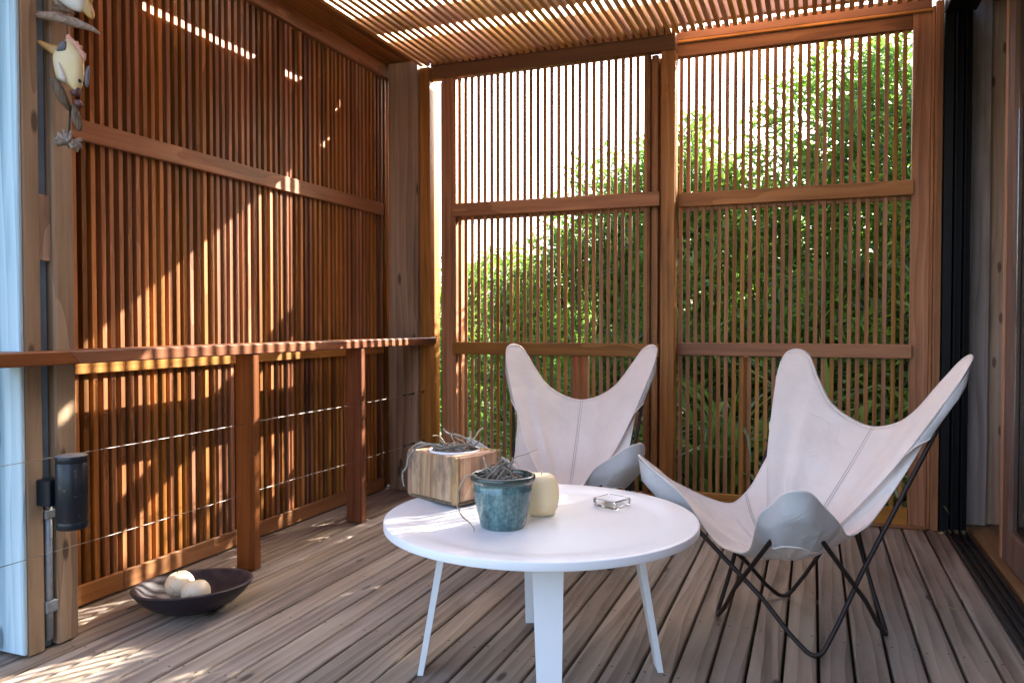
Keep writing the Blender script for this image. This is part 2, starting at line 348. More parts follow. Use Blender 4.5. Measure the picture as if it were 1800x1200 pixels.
def thing(name, label, cat, loc=(0, 0, 0), group=None, rotz=0.0):
    o = bpy.data.objects.new(name, None); COL.objects.link(o); o.location = loc; o.rotation_euler = (0, 0, rotz)
    o.empty_display_size = 0.1
    o['label'] = label; o['category'] = cat
    if group: o['group'] = group
    WLOC[o.name] = Vector(loc); return o
def part(name, me, mat, parent=None, loc=(0, 0, 0), rot=(0, 0, 0), local=False, label=None):
    """mesh object; `loc` is in world space (or the parent's space if local)"""
    if mat is not None and not me.materials: me.materials.append(M[mat] if isinstance(mat, str) else mat)
    o = bpy.data.objects.new(name, me); COL.objects.link(o)
    if parent is not None: o.parent = parent
    base = Vector((0, 0, 0)) if (local or parent is None) else WLOC[parent.name]
    o.location = Vector(loc) - base; o.rotation_euler = rot
    WLOC[o.name] = Vector(loc)
    if label: o['label'] = label
    return o
def tag(o, label, cat, group=None):
    o['label'] = label; o['category'] = cat
    if group: o['group'] = group
    return o
def bx(name, x0, x1, y0, y1, z0, z1, mat, parent, ch=0.003, label=None):
    return part(name, box_me(name, x1 - x0, y1 - y0, z1 - z0, ch), mat, parent, ((x0 + x1) / 2, (y0 + y1) / 2, (z0 + z1) / 2), label=label)

# ---------------------------------------------------------------- ground and deck
gm = mesh('ground', [(-300, -300, -0.45), (300, -300, -0.45), (300, 300, -0.45), (-300, 300, -0.45)], [[0, 1, 2, 3]])
g = part('ground', gm, 'ground'); g['kind'] = 'structure'

deck = bpy.data.objects.new('deck', None); COL.objects.link(deck); deck['kind'] = 'structure'; WLOC['deck'] = Vector((0, 0, 0))
BP = 0.0971; BX0 = -0.2696
def deck_board_me(length):
    # rounded-over decking profile with a very slight crown, extruded along Y
    hw = BP / 2 - 0.0044; t = 0.032
    prof = [(-hw, -t), (hw, -t), (hw, -0.006), (hw - 0.0018, -0.0018), (hw - 0.006, 0), (-hw + 0.006, 0), (-hw + 0.0018, -0.0018), (-hw, -0.006)]
    n = len(prof); vs = [(x, y, z) for y in (0, length) for x, z in prof]
    fs = [[k, (k + 1) % n, n + (k + 1) % n, n + k] for k in range(n)] + [list(range(n))[::-1], [n + k for k in range(n)]]
    return fixn(mesh('deck_board', vs, fs))
DY0, DY1 = -1.6, 4.285
dme = {}
k0 = math.ceil((-2.62 - BX0) / BP)
nails = []
for k in range(k0, 9):
    xc = BX0 + (k + 0.5) * BP
    cuts = [DY0, DY1]
    j = rnd.random()
    if j < 0.33: cuts = [DY0, rnd.choice([0.55, 1.0, 1.45]) + 0.0, DY1]
    for a, b in zip(cuts[:-1], cuts[1:]):
        L = round(b - a - 0.004, 3)
        if L not in dme: dme[L] = deck_board_me(L)
        part('deck_board', dme[L], 'deck', deck, (xc, a + 0.002, rnd.uniform(-0.0012, 0.0)))
    for jy in np.arange(-1.4, 4.3, 0.45):
        for s in (-1, 1): nails.append((xc + s * (0.030 + rnd.uniform(-.003, .003)), jy + rnd.uniform(-.015, .015)))
nv, nf = [], []
for x, y in nails:
    o = len(nv); r = 0.0040
    for q in range(8):
        nv.append((x + r * math.cos(q * math.pi / 4), y + r * math.sin(q * math.pi / 4), 0.0010))
    nf.append([o + q for q in range(8)])
nm = part('nail_heads', mesh('nail_heads', nv, nf), 'nail', deck); nm['kind'] = 'stuff'
for jy in np.arange(-1.4, 4.3, 0.9):
    bx('deck_joist', -2.62, 0.6, jy - 0.025, jy + 0.025, -0.17, -0.034, 'backing', deck)

bx('shade_skirt', -2.66, -2.625, -1.62, 4.33, -0.45, -0.004, 'backing', deck)  # unseen skirts added to keep daylight from under the deck, darkening board gaps
bx('shade_skirt', -2.62, 0.585, -1.655, -1.62, -0.45, -0.004, 'backing', deck)
bx('shade_skirt', -2.62, 0.585, 4.30, 4.33, -0.45, -0.006, 'backing', deck)

# ---------------------------------------------------------------- left wall of vertical slats
PIT = 0.0395
XF = -2.397
lw = thing('slatted_wall', 'tall cedar wall of close vertical slats behind the wire railing, crossed by flat rails', 'wall', (-2.43, 2.85, 0))
sl_mes = [box_me('wall_slat', dp_, wd_, 2.45, 0.0012, base=True) for dp_, wd_ in ((0.026, 0.0205), (0.0255, 0.0198), (0.0268, 0.0211))]
y = 1.50; i = 0
while y < 4.20:
    part('slat', rnd.choice(sl_mes), 'slatZ', lw, (-2.4290 + rnd.uniform(-.0014, .0010), y + rnd.uniform(-.0014, .0014), 0.012), rot=(rnd.uniform(-.0009, .0009), 0, rnd.uniform(-.03, .03))); y += PIT
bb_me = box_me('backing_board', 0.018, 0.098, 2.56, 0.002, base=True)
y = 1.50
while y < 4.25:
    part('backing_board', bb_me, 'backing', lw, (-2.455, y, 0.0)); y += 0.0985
bx('bottom_rail', -2.4145, XF, 1.50, 2.187, 0.006, 0.076, 'cedarY', lw)
bx('bottom_rail', -2.4145, XF, 2.190, 4.095, 0.006, 0.076, 'cedarY', lw)
bx('middle_rail', -2.4145, XF, 1.50, 4.095, 0.820, 0.890, 'cedarY', lw)
bx('upper_rail', -2.4145, XF, 1.50, 4.095, 1.641, 1.714, 'cedarY', lw)
bx('leak_board', -2.470, -2.369, 4.255, 4.275, 0.0, 2.54, 'backing', lw)  # unseen board added to stop sun leaking between wall end and corner post
bx('top_plate', -2.47, -2.392, 1.50, 4.25, 2.462, 2.542, 'cedarY', lw)

# ---------------------------------------------------------------- slatted ceiling
ce = thing('slatted_ceiling', 'overhead pergola ceiling of thin cedar slats running from the house side to the back screen', 'pergola', (-0.8, 2.6, 2.5))
CY0 = 0.9
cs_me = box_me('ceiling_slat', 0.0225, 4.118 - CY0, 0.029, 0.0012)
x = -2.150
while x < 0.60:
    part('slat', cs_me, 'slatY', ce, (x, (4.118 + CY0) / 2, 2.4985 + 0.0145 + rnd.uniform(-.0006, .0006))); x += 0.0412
for jy in (3.615, 2.75, 1.85, 1.0):
    bx('joist', -2.17, 0.62, jy - 0.022, jy + 0.022, 2.530, 2.665, 'joistX', ce)
bx('rim_joist', -2.17, 0.62, 4.075, 4.118, 2.530, 2.76, 'joistX', ce)
bx('soffit_board', -2.470, -2.275, CY0, 4.25, 2.543, 2.60, 'cedarY', ce)
bx('soffit_board', -2.272, -2.172, CY0, 4.25, 2.540, 2.60, 'cedarY', ce)
bx('edge_beam', -2.47, -2.173, CY0, 4.25, 2.602, 2.74, 'cedarY', ce)

# ---------------------------------------------------------------- back screens
YL = 4.125
sL = thing('slatted_screen', 'cedar slat screen with two flat rails behind the chair next to the corner post', 'screen', (-1.4, YL, 0))
bx('stile', -2.030, -1.940, YL, YL + 0.130, 0.006, 2.419, 'cedarZ', sL)
bx('header', -2.103, -0.681, YL + 0.001, YL + 0.055, 2.421, 2.494, 'headX', sL)
bx('header_board', -2.103, -0.681, YL + 0.003, YL + 0.055, 2.4955, 2.66, 'headX', sL)
bx('centre_post', -0.754, -0.681, YL, YL + 0.10, 0.006, 2.419, 'cedarZ', sL)
bx('back_stile', -0.836, -0.735, YL + 0.101, YL + 0.116, 0.03, 2.419, 'headX', sL)
bx('edge_stile', -0.829, -0.8125, YL + 0.014, YL + 0.05, 0.03, 2.419, 'headX', sL)
bx('inner_stile', -0.812, -0.776, YL + 0.045, YL + 0.085, 0.03, 2.419, 'cedarZ', sL)
bx('bottom_rail', -1.938, -0.756, YL - 0.005, YL + 0.012, 0.006, 0.095, 'cedarX', sL)
for z0, z1, nm_ in ((1.615, 1.690, 'upper_rail'), (0.822, 0.892, 'middle_rail')):
    bx(nm_, -1.955, -0.757, YL - 0.016, YL + 0.012, z0, z1, 'cedarX', sL)
for z0, z1 in ((1.60, 1.665), (0.822, 0.889), (0.01, 0.09)):
    bx('outer_rail', -1.938, -0.815, YL + 0.0255, YL + 0.064, z0, z1, 'cedarX', sL)
ss_me = box_me('screen_slat', 0.0198, 0.008, 2.405, 0.0012, base=True)
n = 28
for i in range(n):
    x = -1.922 + i * (1.922 - 0.838) / (n - 1)
    part('slat', ss_me, 'screenZ', sL, (x + rnd.uniform(-.0012, .0012), YL + 0.0190, 0.012), rot=(0, rnd.uniform(-.0008, .0008), rnd.uniform(-.05, .05)))
YR = 4.242
sR = thing('slatted_screen', 'cedar slat screen with moulded header beside the black door frame', 'screen', (-0.1, YR, 0))
bx('stile', 0.437, 0.517, YR - 0.006, YR + 0.040, 0.008, 2.500, 'cedarZ', sR)
bx('frame_bead', 0.5175, 0.531, YR - 0.012, YR + 0.05, 0.004, 2.512, 'cedarZ', sR)
bx('frame_jamb', 0.532, 0.566, YR - 0.022, YR + 0.07, 0.002, 2.53, 'cedarZ', sR)
bx('header', -0.745, 0.436, YR - 0.004, YR + 0.045, 2.416, 2.482, 'headX', sR)
bx('header_bead', -0.745, 0.5165, YR - 0.020, YR + 0.02, 2.484, 2.499, 'cedarX', sR)
bx('header_board', -0.745, 0.5165, YR - 0.012, YR + 0.03, 2.501, 2.56, 'headX', sR)
bx('bottom_rail', -0.680, 0.436, YR - 0.010, YR + 0.003, 0.008, 0.100, 'cedarX', sR)
bx('sill_strip', -0.680, 0.5165, YR - 0.028, YR - 0.0065, 0.001, 0.018, 'cedarX', sR)
for z0, z1, nm_ in ((1.618, 1.690, 'upper_rail'), (0.829, 0.897, 'middle_rail')):
    bx(nm_, -0.679, 0.445, YR - 0.026, YR + 0.003, z0, z1, 'cedarX', sR)
for z0, z1 in ((1.60, 1.66), (0.829, 0.895), (0.01, 0.09)):
    bx('outer_rail', -0.680, 0.436, YR + 0.0165, YR + 0.055, z0, z1, 'cedarX', sR)
n = 28
for i in range(n):
    x = -0.668 + i * 0.0397
    if x > 0.43: break
    part('slat', ss_me, 'screenZ', sR, (x + rnd.uniform(-.0012, .0012), YR + 0.0100, 0.012), rot=(0, rnd.uniform(-.0008, .0008), rnd.uniform(-.05, .05)))
for (x0, x1), lb in (((-1.315, -1.225), 'short square cedar post outside the screen behind the chair by the table'), ((-0.376, -0.316), 'short square cedar post outside the screen beside the house door')):
    o = bx('screen_post', x0, x1, 4.40, 4.45, -0.45, 0.82, 'cedarZ', None)
    tag(o, lb, 'post')

# ---------------------------------------------------------------- posts
cp = bx('timber_post', -2.368, -2.174, 4.097, 4.25, 0.002, 2.5385, 'pineZ', None, 0.005)
tag(cp, 'thick grey weathered pine post in the back corner', 'post')
cp = bx('cedar_post', -2.172, -2.104, 4.122, 4.25, 0.002, 2.496, 'cedarZ', None, 0.003)
tag(cp, 'slim cedar post against the thick pine corner post, holding the railing wires', 'post')
cp = bx('cedar_batten', -2.066, -2.050, 4.19, 4.25, -0.02, 2.42, 'cedarZ', None, 0.002)
tag(cp, 'thin upright cedar batten in the bright gap by the corner post', 'batten')
p1 = thing('timber_post', 'knotty pine post with blue skylight coloured onto its near face, carrying the wall lamp', 'post', (-2.30, 1.66, 0))
bx('post_body', -2.42, -2.176, 1.640, 1.694, 0.003, 2.54, 'pineZ', p1, 0.004)
bx('skylight_face', -2.42, -2.177, 1.625, 1.6385, 0.012, 2.54, 'skytintpine', p1, 0.003, label='pine face with blue skylight put into its colour')  # thin board added to carry the skylight tint
p2 = bx('timber_post', -2.40, -2.176, 1.738, 1.811, 0.003, 2.54, 'pineZ', None, 0.005)
tag(p2, 'pale pine post next to the start of the slatted wall', 'post')
sp = bx('spacer_block', -2.199, -2.184, 1.6955, 1.7365, 1.19, 1.39, 'pineZ', None, 0.002)
tag(sp, 'short timber block wedged between the two front pine posts', 'block')
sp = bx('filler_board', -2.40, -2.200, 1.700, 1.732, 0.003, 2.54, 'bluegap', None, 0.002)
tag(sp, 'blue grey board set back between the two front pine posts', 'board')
# conduit in the gap
cd = thing('conduit', 'grey metal conduit pipe with clips running down from the wall lamp', 'conduit', (-2.205, 1.715, 0))
part('pipe', tube_me('pipe', [(-2.187, 1.715, 0.03), (-2.187, 1.715, 0.25), (-2.187, 1.716, 0.47)], 0.0115, 12), 'galv', cd)
bx('clip', -2.198, -2.172, 1.6955, 1.7365, 0.115, 0.150, 'galv', cd, 0.002)
bx('clip', -2.198, -2.171, 1.6955, 1.7365, 0.405, 0.430, 'galv', cd, 0.002)

# ---------------------------------------------------------------- railing
ra = thing('railing', 'red brown timber handrail on short posts strung with two thin wires', 'railing', (-2.15, 2.9, 0))
def rail_seg(y0t, y0b, y1t, y1b):
    xa, xb, z0, z1 = -2.235, -2.088, 0.876, 0.917
    c = 0.004; vs = []
    prof = [(xa, z0 + c), (xa + c, z0), (xb - c, z0), (xb, z0 + c), (xb, z1 - c), (xb - c, z1), (xa + c, z1), (xa, z1 - c)]
    for yt, yb in ((y0t, y0b), (y1t, y1b)):
        for x, z in prof:
            t = (z - z0) / (z1 - z0); vs.append((x, yb + (yt - yb) * t, z))
    fs = [[k, (k + 1) % 8, 8 + (k + 1) % 8, 8 + k] for k in range(8)] + [list(range(8))[::-1], list(range(8, 16))]
    return fixn(mesh('handrail', vs, fs))
part('handrail', rail_seg(0.2, 0.2, 1.711, 1.753), 'railY', ra)
part('handrail', rail_seg(1.7145, 1.7565, 4.17, 4.17), 'railY', ra)
for y0, y1 in ((2.548, 2.588), (3.352, 3.395)):
    bx('post', -2.184, -2.094, y0, y1, 0.002, 0.875, 'railZ', ra, 0.003)
for z in (0.597, 0.3115):
    w_ = part('wire', tube_me('wire', [(-2.139, 0.2, z)] + [(-2.139, yy, z - 0.004 * math.sin(math.pi * ((yy - 0.2) % 1.3) / 1.3)) for yy in np.linspace(0.4, 3.8, 30)] + [(-2.139, 4.121, z)], 0.0011, 6), 'steel', ra)
    tb = [(-2.139, 3.84, z), (-2.139, 3.87, z)]
    part('turnbuckle', tube_me('turnbuckle', [(-2.139, 3.86, z), (-2.139, 3.88, z), (-2.139, 3.885, z), (-2.139, 3.96, z), (-2.139, 3.965, z), (-2.139, 3.985, z)], [0.006, 0.006, 0.0035, 0.0035, 0.006, 0.006], 8), 'trackalu', w_)
    part('hook_eye', tube_me('hook_eye', [(-2.139, 4.11, z), (-2.139, 4.095, z + .008), (-2.139, 4.08, z), (-2.139, 4.095, z - .008)], 0.0022, 6, True), 'trackalu', w_)

# ---------------------------------------------------------------- wall lamp
wlp = thing('wall_lamp', 'dark navy cylinder wall lamp on the front pine post', 'lamp', (-2.075, 1.69, 0.47))
lx, ly = -2.082, 1.713
prof = [(0.0, 0.388), (0.036, 0.388), (0.0385, 0.3835), (0.042, 0.3835), (0.0445, 0.386), (0.0445, 0.405), (0.0438, 0.406), (0.0445, 0.407), (0.0445, 0.582), (0.0438, 0.583), (0.0445, 0.584), (0.0445, 0.6005), (0.0435, 0.6025)]
part('housing', lathe_me('housing', prof, 48), 'lampblue', wlp, (lx, ly, 0))
part('cap', lathe_me('cap', [(0.0433, 0.5995), (0.0433, 0.6030), (0.040, 0.6042), (0.0, 0.6045)], 48), 'lampcap', wlp, (lx, ly, 0))
bx('bracket', -2.174, -2.118, 1.666, 1.722, 0.452, 0.531, 'lampblue', wlp, 0.003)

# ---------------------------------------------------------------- house on the right: door frame, track, boards, sliding door
ho = thing('house', 'dim house interior with weathered vertical boards behind the sliding door', 'house', (1.2, 3.0, 0))
x = 0.566; 
for i, (x0, x1, yy, mt) in enumerate(((0.690, 0.7935, 4.372, 'greyboard'), (0.797, 0.888, 4.412, 'knotboard'), (0.891, 0.99, 4.412, 'greyboard'), (0.993, 1.09, 4.412, 'knotboard'), (1.093, 1.19, 4.412, 'greyboard'))):
    bx('wall_board', x0, x1, yy, yy + 0.02, 0.012, 2.56, mt, ho, 0.003)
bx('end_wall', 0.60, 2.6, 4.435, 4.55, -0.45, 2.9, 'greyboard', ho)
bx('inner_wall', 2.5, 2.6, -1.6, 4.43, -0.1, 2.9, 'greyboard', ho)
bx('front_wall', 0.60, 0.70, -1.6, 2.62, 0.01, 2.9, 'greyboard', ho)
bx('near_wall', 0.71, 2.49, -1.7, -1.6, -0.1, 2.9, 'greyboard', ho)
bx('roof', 0.60, 2.7, -1.8, 4.6, 2.905, 3.0, 'greyboard', ho)
bx('inner_ceiling', 0.71, 2.49, -1.59, 4.43, 2.57, 2.62, 'greyboard', ho)
for i in range(18):
    x0 = 0.712 + i * 0.0985
    if x0 + 0.096 > 2.5: break
    bx('floor_board', x0, x0 + 0.096, -1.58, 4.43, -0.03, 0.006, 'floorin', ho, 0.002)
fr = thing('door_frame', 'black aluminium sliding door frame and floor track along the house', 'door frame', (0.64, 3.4, 0))
bx('jamb', 0.570, 0.612, 4.225, 4.36, 0.010, 2.56, 'blackalu', fr)
bx('jamb_fin', 0.616, 0.624, 4.20, 4.36, 0.010, 2.56, 'blackalu', fr, 0.001)
bx('jamb', 0.626, 0.655, 4.24, 4.36, 0.010, 2.56, 'blackalu', fr)
bx('jamb_fin', 0.657, 0.664, 4.205, 4.36, 0.010, 2.56, 'blackalu', fr, 0.001)
bx('jamb', 0.667, 0.689, 4.245, 4.36, 0.010, 2.56, 'blackalu', fr)
bx('head', 0.568, 0.70, 2.62, 4.22, 2.46, 2.566, 'blackalu', fr)
bx('track_base', 0.590, 0.700, 0.3, 4.20, -0.010, 0.004, 'trackalu', fr, 0.002)
for tx in (0.597, 0.622, 0.650, 0.678):
    bx('track_rib', tx, tx + 0.006, 0.3, 4.20, 0.0045, 0.020, 'trackalu', fr, 0.001)
sdoor = thing('sliding_door', 'timber framed glass sliding door standing half open at the house', 'door', (0.76, 3.3, 0))
bx('stile', 0.742, 0.782, 3.655, 3.800, 0.022, 2.45, 'doorwood', sdoor)
bx('edge_strip', 0.7385, 0.7415, 3.755, 3.800, 0.022, 2.45, 'boxtrim', sdoor, 0.0008)
bx('stile', 0.742, 0.782, 2.70, 2.80, 0.022, 2.45, 'doorwood', sdoor)
bx('bottom_rail', 0.742, 0.782, 2.801, 3.654, 0.022, 0.16, 'doorwood', sdoor)
bx('top_rail', 0.742, 0.782, 2.801, 3.654, 2.33, 2.45, 'doorwood', sdoor)
bx('glass', 0.757, 0.763, 2.801, 3.654, 0.161, 2.329, 'pane', sdoor, 0.0005)

# ---------------------------------------------------------------- coffee table
TC = (-0.727, 2.114); TR_ = 0.4455
tb = thing('coffee_table', 'round white painted coffee table with four flat splayed legs', 'table', (TC[0], TC[1], 0))
prof = [(0.0, 0.4270), (0.430, 0.4270), (0.4440, 0.4275), (0.4452, 0.4285), (0.4455, 0.4300), (0.4455, 0.4465), (0.4448, 0.4485), (0.4425, 0.4497), (0.436, 0.4500), (0.400, 0.4488), (0.385, 0.4470), (0.366, 0.4440), (0.350, 0.4415), (0.335, 0.4405), (0.20, 0.4400), (0.0, 0.4400)]
part('table_top', lathe_me('table_top', prof, 128), 'white', tb, (TC[0], TC[1], 0))
FEET = [(-0.317, -0.132), (0.317, 0.132), (-0.139, 0.335), (0.139, -0.335)]
for fx, fy in FEET:
    d = Vector((fx, fy, 0)); r = d.length; d.normalize(); t = Vector((-d.y, d.x, 0))
    c0 = Vector((TC[0], TC[1], 0))
    top = c0 + d * (r - 0.075) + Vector((0, 0, 0.4265)); bot = c0 + d * r + Vector((0, 0, 0.001))
    vs = []
    for P, wd, th in ((bot, 0.027, 0.008), (top, 0.040, 0.010)):
        for a, b in ((-1, -1), (1, -1), (1, 1), (-1, 1)): vs.append(P + t * a * wd + d * b * th)
    me = fixn(mesh('leg', vs, [[0, 1, 2, 3], [4, 5, 6, 7], [0, 1, 5, 4], [1, 2, 6, 5], [2, 3, 7, 6], [3, 0, 4, 7]]))
    part('leg', me, 'white', tb)

# ---------------------------------------------------------------- butterfly chairs
def build_chair_meshes():
    HB = (-0.371, 0.325, 0.879); HF = (0.412, 0.313, 0.538)
    K = Vector((0.10, 0, 0.245))
    def horn(H, back):
        H = Vector(H)
        a = (Vector((-0.42, 0.37, 0.82)) if back else Vector((0.60, 0.45, 0.62))).normalized()
        ph = math.atan2(H.y, H.x); t = Vector((-math.sin(ph), math.cos(ph), 0))
        if back: q = ((-0.145, -0.078), (-0.06, -0.066), (0.006, -0.042), (0.026, 0), (0.006, 0.042), (-0.045, 0.060), (-0.10, 0.074))
        else: q = ((-0.150, -0.110), (-0.06, -0.068), (0.008, -0.036), (0.026, 0), (0.008, 0.036), (-0.06, 0.068), (-0.150, 0.106))
        return [H + a * x_ + t * e for x_, e in q]
    # one half, from the middle of the front edge round to the middle of the back edge; the other half mirrors it
    half = [Vector((0.335, 0.0, 0.298)), Vector((0.335, 0.075, 0.318))]
    hF0 = len(half); half += horn(HF, False)
    half += [Vector((0.10, 0.248, 0.368)), Vector((0.0, 0.247, 0.392)), Vector((-0.09, 0.255, 0.468)), Vector((-0.20, 0.276, 0.600))]
    hB0 = len(half); half += horn(HB, True)
    half += [Vector((-0.366, 0.165, 0.708)), Vector((-0.372, 0.085, 0.655))]
    half += [Vector((-0.374, 0.0, 0.634))]
    nh = len(half)
    ctrl = half + [Vector((p.x, -p.y, p.z)) for p in half[-2:0:-1]]
    tot = len(ctrl)
    starts = [hF0, hB0, tot - hB0 - 6, tot - hF0 - 6]
    SUB = 8
    B = catmull(ctrl, SUB, True); nB = len(B)
    NR = 30
    def surf(i, r):
        b = B[i % nB]; d = b - K
        p = Vector((K.x + d.x * r, K.y + d.y * r, 0))
        h = max(0, d.z)
        ex = 1.75 if d.x < 0 else 1.9
        p.z = K.z + d.z * r ** ex
        if d.x < 0: p.x += 0.062 * max(0.0, math.sin(math.pi * r)) ** 0.8 * min(1, h * 2)
        # soft folds that run up towards the horns
        an = math.atan2(d.y, d.x)
        rr_ = math.hypot(d.x, d.y)
        k1 = math.sin(an * 19 + 5 * r + 1.1 * math.sin(7 * an)) + 0.6 * math.sin(an * 31 - 6 * r + 0.7)
        fold = 0.0040 * k1 * min(1, h * 2.2) * (r * (1.04 - r) * 2.2 + 0.25 * r) + 0.0035 * math.sin(26 * r * rr_ + 5 * math.sin(2.0 * an)) * r * (1 - r) * 2
        if d.x < 0: p.x += fold * 1.1; p.z += fold * 0.4
        else: p.z += fold
        return p
    vs = [Vector(K)]; fs = []
    for j in range(1, NR + 1):
        r = j / NR
        for i in range(nB): vs.append(surf(i, r))
    for i in range(nB): fs.append([0, 1 + i, 1 + (i + 1) % nB])
    for j in range(1, NR):
        for i in range(nB):
            a = 1 + (j - 1) * nB; b = 1 + j * nB
            fs.append([a + i, b + i, b + (i + 1) % nB, a + (i + 1) % nB])
    sling = mesh('sling', vs, fs, True)
    hem = tube_me('hem', [surf(i, 0.992) + Vector((0, 0, 0.001)) for i in range(nB)], 0.0028, 6, True)
    # seams
    idx = lambda k: k * SUB
    iF, iB = 0, idx(nh - 1)
    iS1, iS2 = idx(hF0 + 8), idx(tot - hF0 - 8)
    def seam(i1, i2):
        up = Vector((0, 0, 0.0022))
        return [surf(i1, r) + up for r in np.linspace(1, 0.03, 24)] + [surf(i2, r) + up for r in np.linspace(0.03, 1, 24)]
    seams = []
    for p in (seam(iF, iB), seam(iS1, iS2)):
        seams.append(tube_arrays(p, 0.0011, 5)); seams.append(tube_arrays([q + Vector((0.0, 0.009, 0.0)) if p is not None else q for q in p], 0.0008, 5))
    v, f = join_arrays(seams); seam_me = mesh('seam', v, f, True)
    # pockets on the outside of each horn tip
    pockets = []
    for st in starts:
        i0, i1 = idx(st) - 2, idx(st + 6) + 2
        back = st in (starts[1], starts[2])
        rows, nr = [], 10
        r0 = 0.80 if back else 0.70
        for j in range(nr + 1):
            q = j / nr; row = []
            for i in range(i0, i1 + 1):
                e = (i - i0) / (i1 - i0); bulge = min(1, 6 * e * (1 - e))
                rr = r0 + (1.003 - r0) * q + (0.03 * (1 - q)) * (2 * e - 1) ** 2
                b_ = B[i % nB]; out = Vector((b_.x, b_.y, 0)).normalized()
                row.append(surf(i, min(rr, 1.0)) + (out * (0.024 if back else 0.030) + Vector((0, 0, -0.014 if back else -0.030))) * bulge * (1 if q < 0.7 else max(0.12, (1 - q) / 0.3)))
            rows.append(row)
        m = len(rows[0]); V = [p for r_ in rows for p in r_]
        F = [[a * m + c, a * m + c + 1, (a + 1) * m + c + 1, (a + 1) * m + c] for a in range(nr) for c in range(m - 1)]
        pockets.append((mesh('pocket', V, F, True), tube_me('pocket_hem', rows[0], 0.0028, 6)))
    # frame: two closed bent-rod loops
    def loop(s, dz):
        hf = Vector((HF[0] + 0.010, s * (HF[1] + 0.006), HF[2] - 0.030)); hb = Vector((HB[0] - 0.014, -s * (HB[1] + 0.010), HB[2] - 0.010))
        f1 = Vector((0.1855, -s * 0.2057, 0.0085)); f2 = Vector((-0.1639, s * 0.2057, 0.0085))
        cyc = [hf, f1, hb, f2]; out = []
        for k in range(4):
            p0, p1, p2 = cyc[k - 1], cyc[k], cyc[(k + 1) % 4]
            rad = 0.055 if k % 2 else 0.05
            a = p1 + (p0 - p1).normalized() * rad; b = p1 + (p2 - p1).normalized() * rad
            ctl = p1
            for t in np.linspace(0, 1, 9):
                q = a * (1 - t) ** 2 + ctl * 2 * t * (1 - t) + b * t * t; out.append(q)
            nx = p2 + (p1 - p2).normalized() * 0.055
            for t in np.linspace(0.08, 0.92, 6): out.append(b.lerp(nx, t))
        lo = min(p.z for p in out); out = [p + Vector((0, 0, 0.0085 - lo if p.z < 0.12 else 0)) for p in out]
        return tube_me('frame_loop', out, 0.0072, 10, True)
    return sling, hem, seam_me, pockets, [loop(1, 0), loop(-1, 0)]
SL, HEM, SEAM, POCK, LOOPS = build_chair_meshes()
def chair(pos, ang, label):
    c = thing('butterfly_chair', label, 'chair', (pos[0], pos[1], 0), 'canvas butterfly chairs around the table', rotz=ang)
    s = part('sling', SL, 'canvas', c, local=True)
    if not s.modifiers:
        md = s.modifiers.new('thickness', 'SOLIDIFY'); md.thickness = 0.0025; md.offset = 0
    part('hem', HEM, 'canvas', s, local=True); part('seam', SEAM, 'thread', s, local=True)
    for p, h in POCK:
        o = part('pocket', p, 'canvasshade', s, local=True)
    for p, h in POCK:
        part('pocket_hem', h, 'canvas', s, local=True)
    for l in LOOPS: part('frame_loop', l, 'iron', c, local=True)
    return c
chair((-0.0295, 2.7512), R(232.2), 'canvas butterfly chair turned side-on beside the house door')
chair((-0.985, 3.244), R(278.1), 'canvas butterfly chair facing out from behind the white table')

# ---------------------------------------------------------------- things on the table
def rotated(vs, ang, c):
    ca, sa = math.cos(ang), math.sin(ang); return [(c[0] + v[0] * ca - v[1] * sa, c[1] + v[0] * sa + v[1] * ca, v[2]) for v in vs]
def walk(p, d, n, step, wob, rg, droop=0.0, floor=None):
    p = Vector(p); d = Vector(d).normalized(); out = [p.copy()]
    for _ in range(n):
        d = (d + Vector((rg.uniform(-1, 1), rg.uniform(-1, 1), rg.uniform(-1, 1))) * wob + Vector((0, 0, -droop))).normalized()
        p = p + d * step
        if floor is not None and p.z < floor: p.z = floor + 0.002
        out.append(p.copy())
    return out
def root_tube(name, pts, r0, r1, mat, parent, loc=None):
    P = catmull(pts, 4); n = len(P); rg = random.Random(len(pts) * 7 + int(abs(pts[0][0]) * 1e4))
    rad = [(r0 + (r1 - r0) * i / (n - 1)) * (1 + 0.18 * rg.uniform(-1, 1)) for i in range(n)]
    return part(name, tube_me(name, P, rad, 7), mat, parent)
ZT = 0.4405
# wooden box planter
A = math.atan2(-0.089, 0.213); bc = (-1.064, 2.252)
bxr = thing('box_planter', 'stained square timber planter box with dry trailing roots, at the table edge', 'planter', (bc[0], bc[1], 0.449))
BW, BD, BH, TH = 0.228, 0.205, 0.148, 0.018
ux = Vector((math.cos(A), math.sin(A), 0)); uy = Vector((-math.sin(A), math.cos(A), 0)); BC = Vector((bc[0], bc[1], 0.449))
def bp_box(name, a0, a1, b0, b1, z0, z1, mat, ch=0.004):
    me = box_me(name, a1 - a0, b1 - b0, z1 - z0, ch)
    return part(name, me, mat, bxr, BC + ux * (a0 + a1) / 2 + uy * (b0 + b1) / 2 + Vector((0, 0, (z0 + z1) / 2)), rot=(0, 0, A))
hw, hd = BW / 2, BD / 2
bp_box('side_panel', -hw + 0.021, hw - 0.021, -hd + 0.001, -hd + TH, 0.010, BH, 'boxwood')
bp_box('side_panel', -hw + 0.021, hw - 0.021, hd - TH, hd - 0.001, 0.010, BH, 'boxwood')
bp_box('side_panel', hw - TH, hw - 0.001, -hd + 0.021, hd - 0.021, 0.010, BH - 0.001, 'boxwood')
bp_box('side_panel', -hw + 0.001, -hw + TH, -hd + 0.021, hd - 0.021, 0.010, BH - 0.001, 'boxwood')
